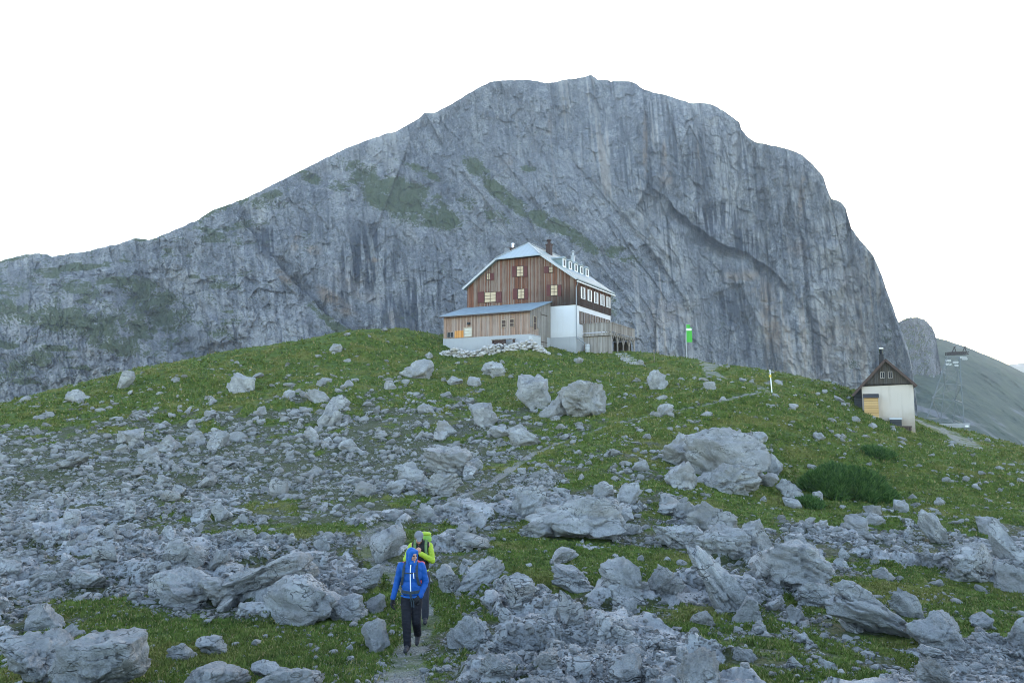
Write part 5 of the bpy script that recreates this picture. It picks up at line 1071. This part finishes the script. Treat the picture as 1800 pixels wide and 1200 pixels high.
def boot_mesh(parent, an, d, mat):
    an, d = Vector(an), Vector(d).normalized(); sd_ = d.cross(Vector((0, 0, 1))).normalized(); dn = sd_.cross(d).normalized() * -1
    if dn.z > 0: dn = -dn
    return blend('boot', [(an + Vector((0, 0, .10)), .058, an, .054), (an + dn * .045 - d * .05, .042, an + dn * .045 + d * .15, .043), (an + dn * .05 + d * .12 + sd_ * .012, .04, an + dn * .052 + d * .17, .036), (an, .055, an + d * .10 + dn * .03, .042)], .009, mat, parent, 4)
def strip(name, mat, pts, w, parent, th=.012, n=(0, -1, 0)):
    m = MB()
    for a, b in zip(pts[:-1], pts[1:]): m.beam(a, b, w, th, n)
    return m.build(name, mat, parent)
# --- hiker in the blue jacket
bp_ = at(722, 1136, 14.6); gz0 = tz(bp_[0], bp_[1]); K = (0, 0)
p1 = empty('person', (bp_[0], bp_[1], gz0)); p1.rotation_euler = (0, 0, math.radians(-4)); p1.scale = (.93, .93, 1.0)
tag(p1, 'hiker in a blue hooded jacket and black trousers walking down the path', 'person', 'hikers on the path')
tz1 = lambda x, y: tz(bp_[0] + x, bp_[1] + y) - gz0
ls, rs_ = (-.205, 0, 1.45), (.185, .02, 1.45); le, lw = (-.285, .03, 1.165), (-.345, -.05, .91); re_, rw_ = (.265, .06, 1.17), (.195, -.09, .955)
lh, rh = (-.095, 0, .90), (.095, .02, .90); lk, la = (-.055, -.16, .50), (-.02, -.22, .11); rk, ra = (.105, -.02, .50), (.07, .34, .22)
la = (la[0], la[1], tz1(la[0], la[1]) + .115); ra = (ra[0], ra[1], tz1(ra[0], ra[1]) + .19)
hp, T = head_parts((0.012, -.03, 1.645), math.radians(48), .12)
body = hp + [((0, 0, 1.48), .058, (0.008, -.02, 1.58), .055), ((0, .0, 1.05), .11, (0, .02, 1.36), .11), (lh, .085, lk, .058), (lk, .056, la, .042), (rh, .085, rk, .058), (rk, .056, ra, .042), (ls, .055, le, .042), (le, .040, lw, .030), (rs_, .055, re_, .042), (re_, .04, rw_, .03), ((-.15, 0, 1.43), .07, (.14, 0, 1.43), .07), ((0, 0, .92), (.16, .11, .11), 0)]
body += hand_parts(lw, (-.12, -.15, -.9), -1, .45, .78, (.9, -.2, 0)) + hand_parts(rw_, (-.5, -.2, -.35), 1, .6, .78, (0, .8, -.5))
blend('body', body, .0065, skin, p1, 3)
jk = [((0, 0, 1.02), (.195, .145, .10), 0), ((0, -.005, 1.12), (.185, .145, .14), 0), ((0, 0, 1.30), (.20, .15, .18), 0), ((-.13, 0, 1.42), .095, (.12, .0, 1.42), .095), ((0, -.01, 1.47), .085, (0.005, -.03, 1.54), .075), (ls, .074, le, .060), (le, .058, lw, .045), (rs_, .074, re_, .060), (re_, .058, rw_, .045)]
blend('jacket', jk, .012, blue, p1, 5, .013, 7.0)
hd = [(T(0, .028, .035), (.100, .112, .104), math.radians(48)), (T(0, .05, -.05), (.088, .088, .09), math.radians(48)), (T(0, .03, -.12), .085, T(0, .03, -.14), .09), (T(-.07, -.035, .05), .035, T(-.072, -.03, -.08), .035), (T(.07, -.035, .05), .035, T(.072, -.03, -.08), .035), (T(-.06, -.045, .075), .035, T(.06, -.045, .075), .035), (T(-.05, -.05, -.12), .04, T(.05, -.05, -.12), .04)]
blend('hood', hd, .009, bluedk, p1, 4, .003, 14)
tr = [((0, 0, .93), (.175, .125, .10), 0), ((lh[0], lh[1], .88), .105, lk, .082), (lk, .080, (la[0], la[1], la[2] + .02), .066), ((rh[0], rh[1], .88), .105, rk, .082), (rk, .080, (ra[0], ra[1], ra[2] + .02), .066)]
blend('trousers', tr, .011, pants, p1, 4, .011, 8)
boot_mesh(p1, la, (-.05, -1, 0), boot); boot_mesh(p1, ra, (.05, -.9, -.42), boot)
for hw, hd_, s_, pn_, c_ in ((lw, (-.12, -.15, -.9), -1, (.9, -.2, 0), .45), (rw_, (-.5, -.2, -.35), 1, (0, .8, -.5), .6)): blend('glove', hand_parts(hw, hd_, s_, c_, 1.3, pn_), .006, blk, p1, 2)
for sx in (-1, 1): MB().tube([T(sx * .031 - .011, -.093, .012), T(sx * .031 + .011, -.093, .012)], .008, 8).build('eye', eyem, p1)
MB().tube([T(-.02, -.101, -.058), T(.02, -.101, -.058)], .0055, 6).build('mouth', lip, p1)
strip('zip', zipm, [(0.005, -.108, 1.52), (.004, -.150, 1.42), (.006, -.160, 1.30), (.012, -.157, 1.12), (.02, -.152, .97)], .017, p1)
strip('pocket_zip', zipm, [(.065, -.158, 1.37), (.075, -.160, 1.27)], .015, p1); strip('jacket_hem', bluedk, [(-.19, -.06, .955), (-.1, -.135, .945), (0, -.15, .94), (.1, -.135, .945), (.19, -.06, .955)], .03, p1, .012)
pk = empty('backpack', (bp_[0], bp_[1], gz0)); pk.rotation_euler = p1.rotation_euler; pk.scale = p1.scale; tag(pk, 'red backpack with dark straps worn by the hiker in the blue jacket', 'backpack')
blend('pack_body', [((-.02, .24, 1.18), (.17, .11, .28), 0), ((-.02, .24, 1.43), (.20, .12, .10), 0), ((-.19, .22, 1.45), .05, (.17, .22, 1.46), .05)], .012, red, pk, 4, .006, 12)
for sx in (-1, 1): strip('shoulder_strap', strap, [(sx * .10 - .005, .10, 1.515), (sx * .115 - .005, -.02, 1.525), (sx * .125 - .005, -.115, 1.44), (sx * .135 - .005, -.150, 1.30), (sx * .165 - .005, -.10, 1.16), (sx * .185, .03, 1.08)], .045, pk, .018)
strip('hip_belt', strap, [(-.195, .05, 1.03), (-.17, -.08, 1.03), (-.08, -.145, 1.025), (.01, -.165, 1.02), (.09, -.145, 1.025), (.17, -.08, 1.03), (.195, .05, 1.03)], .05, pk, .016)
for q in ([(.005, -.17, 1.0), (.03, -.16, .86), (.045, -.17, .78)], [(.02, -.17, 1.0), (.075, -.15, .86), (.08, -.16, .77)]): strip('strap_end', strap, q, .018, pk, .006)
strip('chest_strap', strap, [(-.12, -.148, 1.36), (0, -.172, 1.36), (.12, -.148, 1.36)], .02, pk, .01)
# --- hiker in the yellow jacket
yp = at(738, 1091, 16.7); gz1 = tz(yp[0], yp[1]); p2 = empty('person', (yp[0], yp[1], gz1)); p2.rotation_euler = (0, 0, math.radians(3)); p2.scale = (.97, 1.0, 1.06)
tag(p2, 'hiker in lime yellow sleeves and grey cap with bowed head behind the blue hiker', 'person', 'hikers on the path')
tz2 = lambda x, y: tz(yp[0] + x, yp[1] + y) - gz1
ls, rs_ = (-.185, .02, 1.455), (.185, .02, 1.455); le, re_ = (-.305, -.02, 1.21), (.25, -.04, 1.19); lw, rw_ = (-.09, -.25, 1.36), (.015, -.24, 1.35)
lh, rh = (-.095, 0, .93), (.10, 0, .93); lk, rk = (-.08, .06, .50), (.11, -.07, .50); la, ra = (-.08, .25, .15), (.115, -.05, .11)
la = (la[0], la[1], tz2(la[0], la[1]) + .14); ra = (ra[0], ra[1], tz2(ra[0], ra[1]) + .115)
hp, T = head_parts((-.035, -.105, 1.635), math.radians(8), .55)
body = hp + [((0, .02, 1.50), .06, (-.03, -.07, 1.585), .056), ((0, .0, 1.05), .11, (0, .02, 1.38), .11), (lh, .085, lk, .058), (lk, .056, la, .042), (rh, .085, rk, .058), (rk, .056, ra, .042), (ls, .055, le, .042), (le, .040, lw, .030), (rs_, .055, re_, .042), (re_, .04, rw_, .03), ((-.15, 0, 1.47), .07, (.15, 0, 1.47), .07), ((0, 0, .95), (.16, .11, .11), 0)]
body += hand_parts(lw, (.55, -.25, .6), -1, .75, 1.0, (.3, .8, .2)) + hand_parts(rw_, (-.6, -.2, .7), 1, .75, 1.0, (-.3, .8, .2))
blend('body', body, .0065, skin, p2, 3)
blend('vest', [((0, 0, 1.08), (.185, .14, .14), 0), ((0, 0, 1.26), (.195, .15, .2), 0), ((0, 0, 1.40), (.185, .135, .12), 0), ((-.12, 0, 1.47), .085, (.12, 0, 1.47), .085), ((0, .0, 1.50), .08, (-.01, -.03, 1.56), .072)], .012, blk, p2, 5, .006, 9)
for nm, S_, E_, W_ in (('sleeve', ls, le, lw), ('sleeve', rs_, re_, rw_)): blend(nm, [(S_, .070, E_, .058), (E_, .056, W_, .042)], .010, lime, p2, 3, .012, 9)
blend('jacket_hem', [((0, 0, 1.0), (.18, .135, .05), 0)], .012, lime, p2, 2)
blend('trousers', [((0, 0, .96), (.175, .125, .10), 0), ((lh[0], 0, .91), .105, lk, .084), (lk, .082, (la[0], la[1], la[2] + .02), .070), ((rh[0], 0, .91), .105, rk, .084), (rk, .082, (ra[0], ra[1], ra[2] + .02), .070)], .011, pants2, p2, 4, .006, 10)
boot_mesh(p2, la, (-.05, -.9, -.3), boot); boot_mesh(p2, ra, (.05, -1, 0), boot)
blend('cap', [(T(0, .005, .05), (.096, .110, .090), math.radians(8)), (T(-.045, -.115, .045), .014, T(.045, -.115, .045), .014), (T(-.035, -.155, .03), .010, T(.035, -.155, .03), .010), (T(0, -.10, .05), .03, T(0, -.15, .032), .014), (T(-.03, -.1, .05), .02, T(-.03, -.15, .032), .011), (T(.03, -.1, .05), .02, T(.03, -.15, .032), .011)], .008, greycap, p2, 3)
for sx in (-1, 1): MB().tube([T(sx * .031 - .011, -.093, .012), T(sx * .031 + .011, -.093, .012)], .008, 8).build('eye', eyem, p2)
MB().tube([T(-.02, -.101, -.058), T(.02, -.101, -.058)], .0055, 6).build('mouth', lip, p2)
blend('beard', [(T(0, -.05, -.085), (.052, .045, .04), 0)], .008, hairm, p2, 2)
pk2 = empty('backpack', (yp[0], yp[1], gz1)); pk2.rotation_euler = p2.rotation_euler; pk2.scale = p2.scale; tag(pk2, 'green backpack worn by the hiker with the grey cap', 'backpack')
blend('pack_body', [((.03, .25, 1.25), (.17, .12, .30), 0), ((.06, .25, 1.56), (.16, .12, .11), 0), ((.0, .24, 1.64), .05, (.16, .24, 1.63), .05)], .012, green, pk2, 4, .006, 12)
blend('pack_lid', [((.07, .24, 1.66), (.14, .10, .045), 0)], .01, lime, pk2, 3)
for sx in (-1, 1): strip('shoulder_strap', olive, [(sx * .11, .12, 1.555), (sx * .115, .0, 1.575), (sx * .115, -.10, 1.51), (sx * .120, -.147, 1.38), (sx * .150, -.13, 1.24), (sx * .19, .02, 1.14)], .055, pk2, .02)

# ------------------------------------------------------------------ air
if HAZE > 0:
    hm = bpy.data.materials.new('haze'); hm.use_nodes = True; n = hm.node_tree.nodes; n.clear(); o_ = n.new('ShaderNodeOutputMaterial'); v_ = n.new('ShaderNodeVolumePrincipled')
    v_.inputs['Color'].default_value = (0.86, 0.93, 1.0, 1); v_.inputs['Density'].default_value = HAZE; v_.inputs['Anisotropy'].default_value = 0.0; hm.node_tree.links.new(v_.outputs[0], o_.inputs['Volume'])
    h_ = MB().box(-6500, 6500, -100, 6400, -62 - 60, 760).build('haze', hm); tag(h_, kind='stuff')
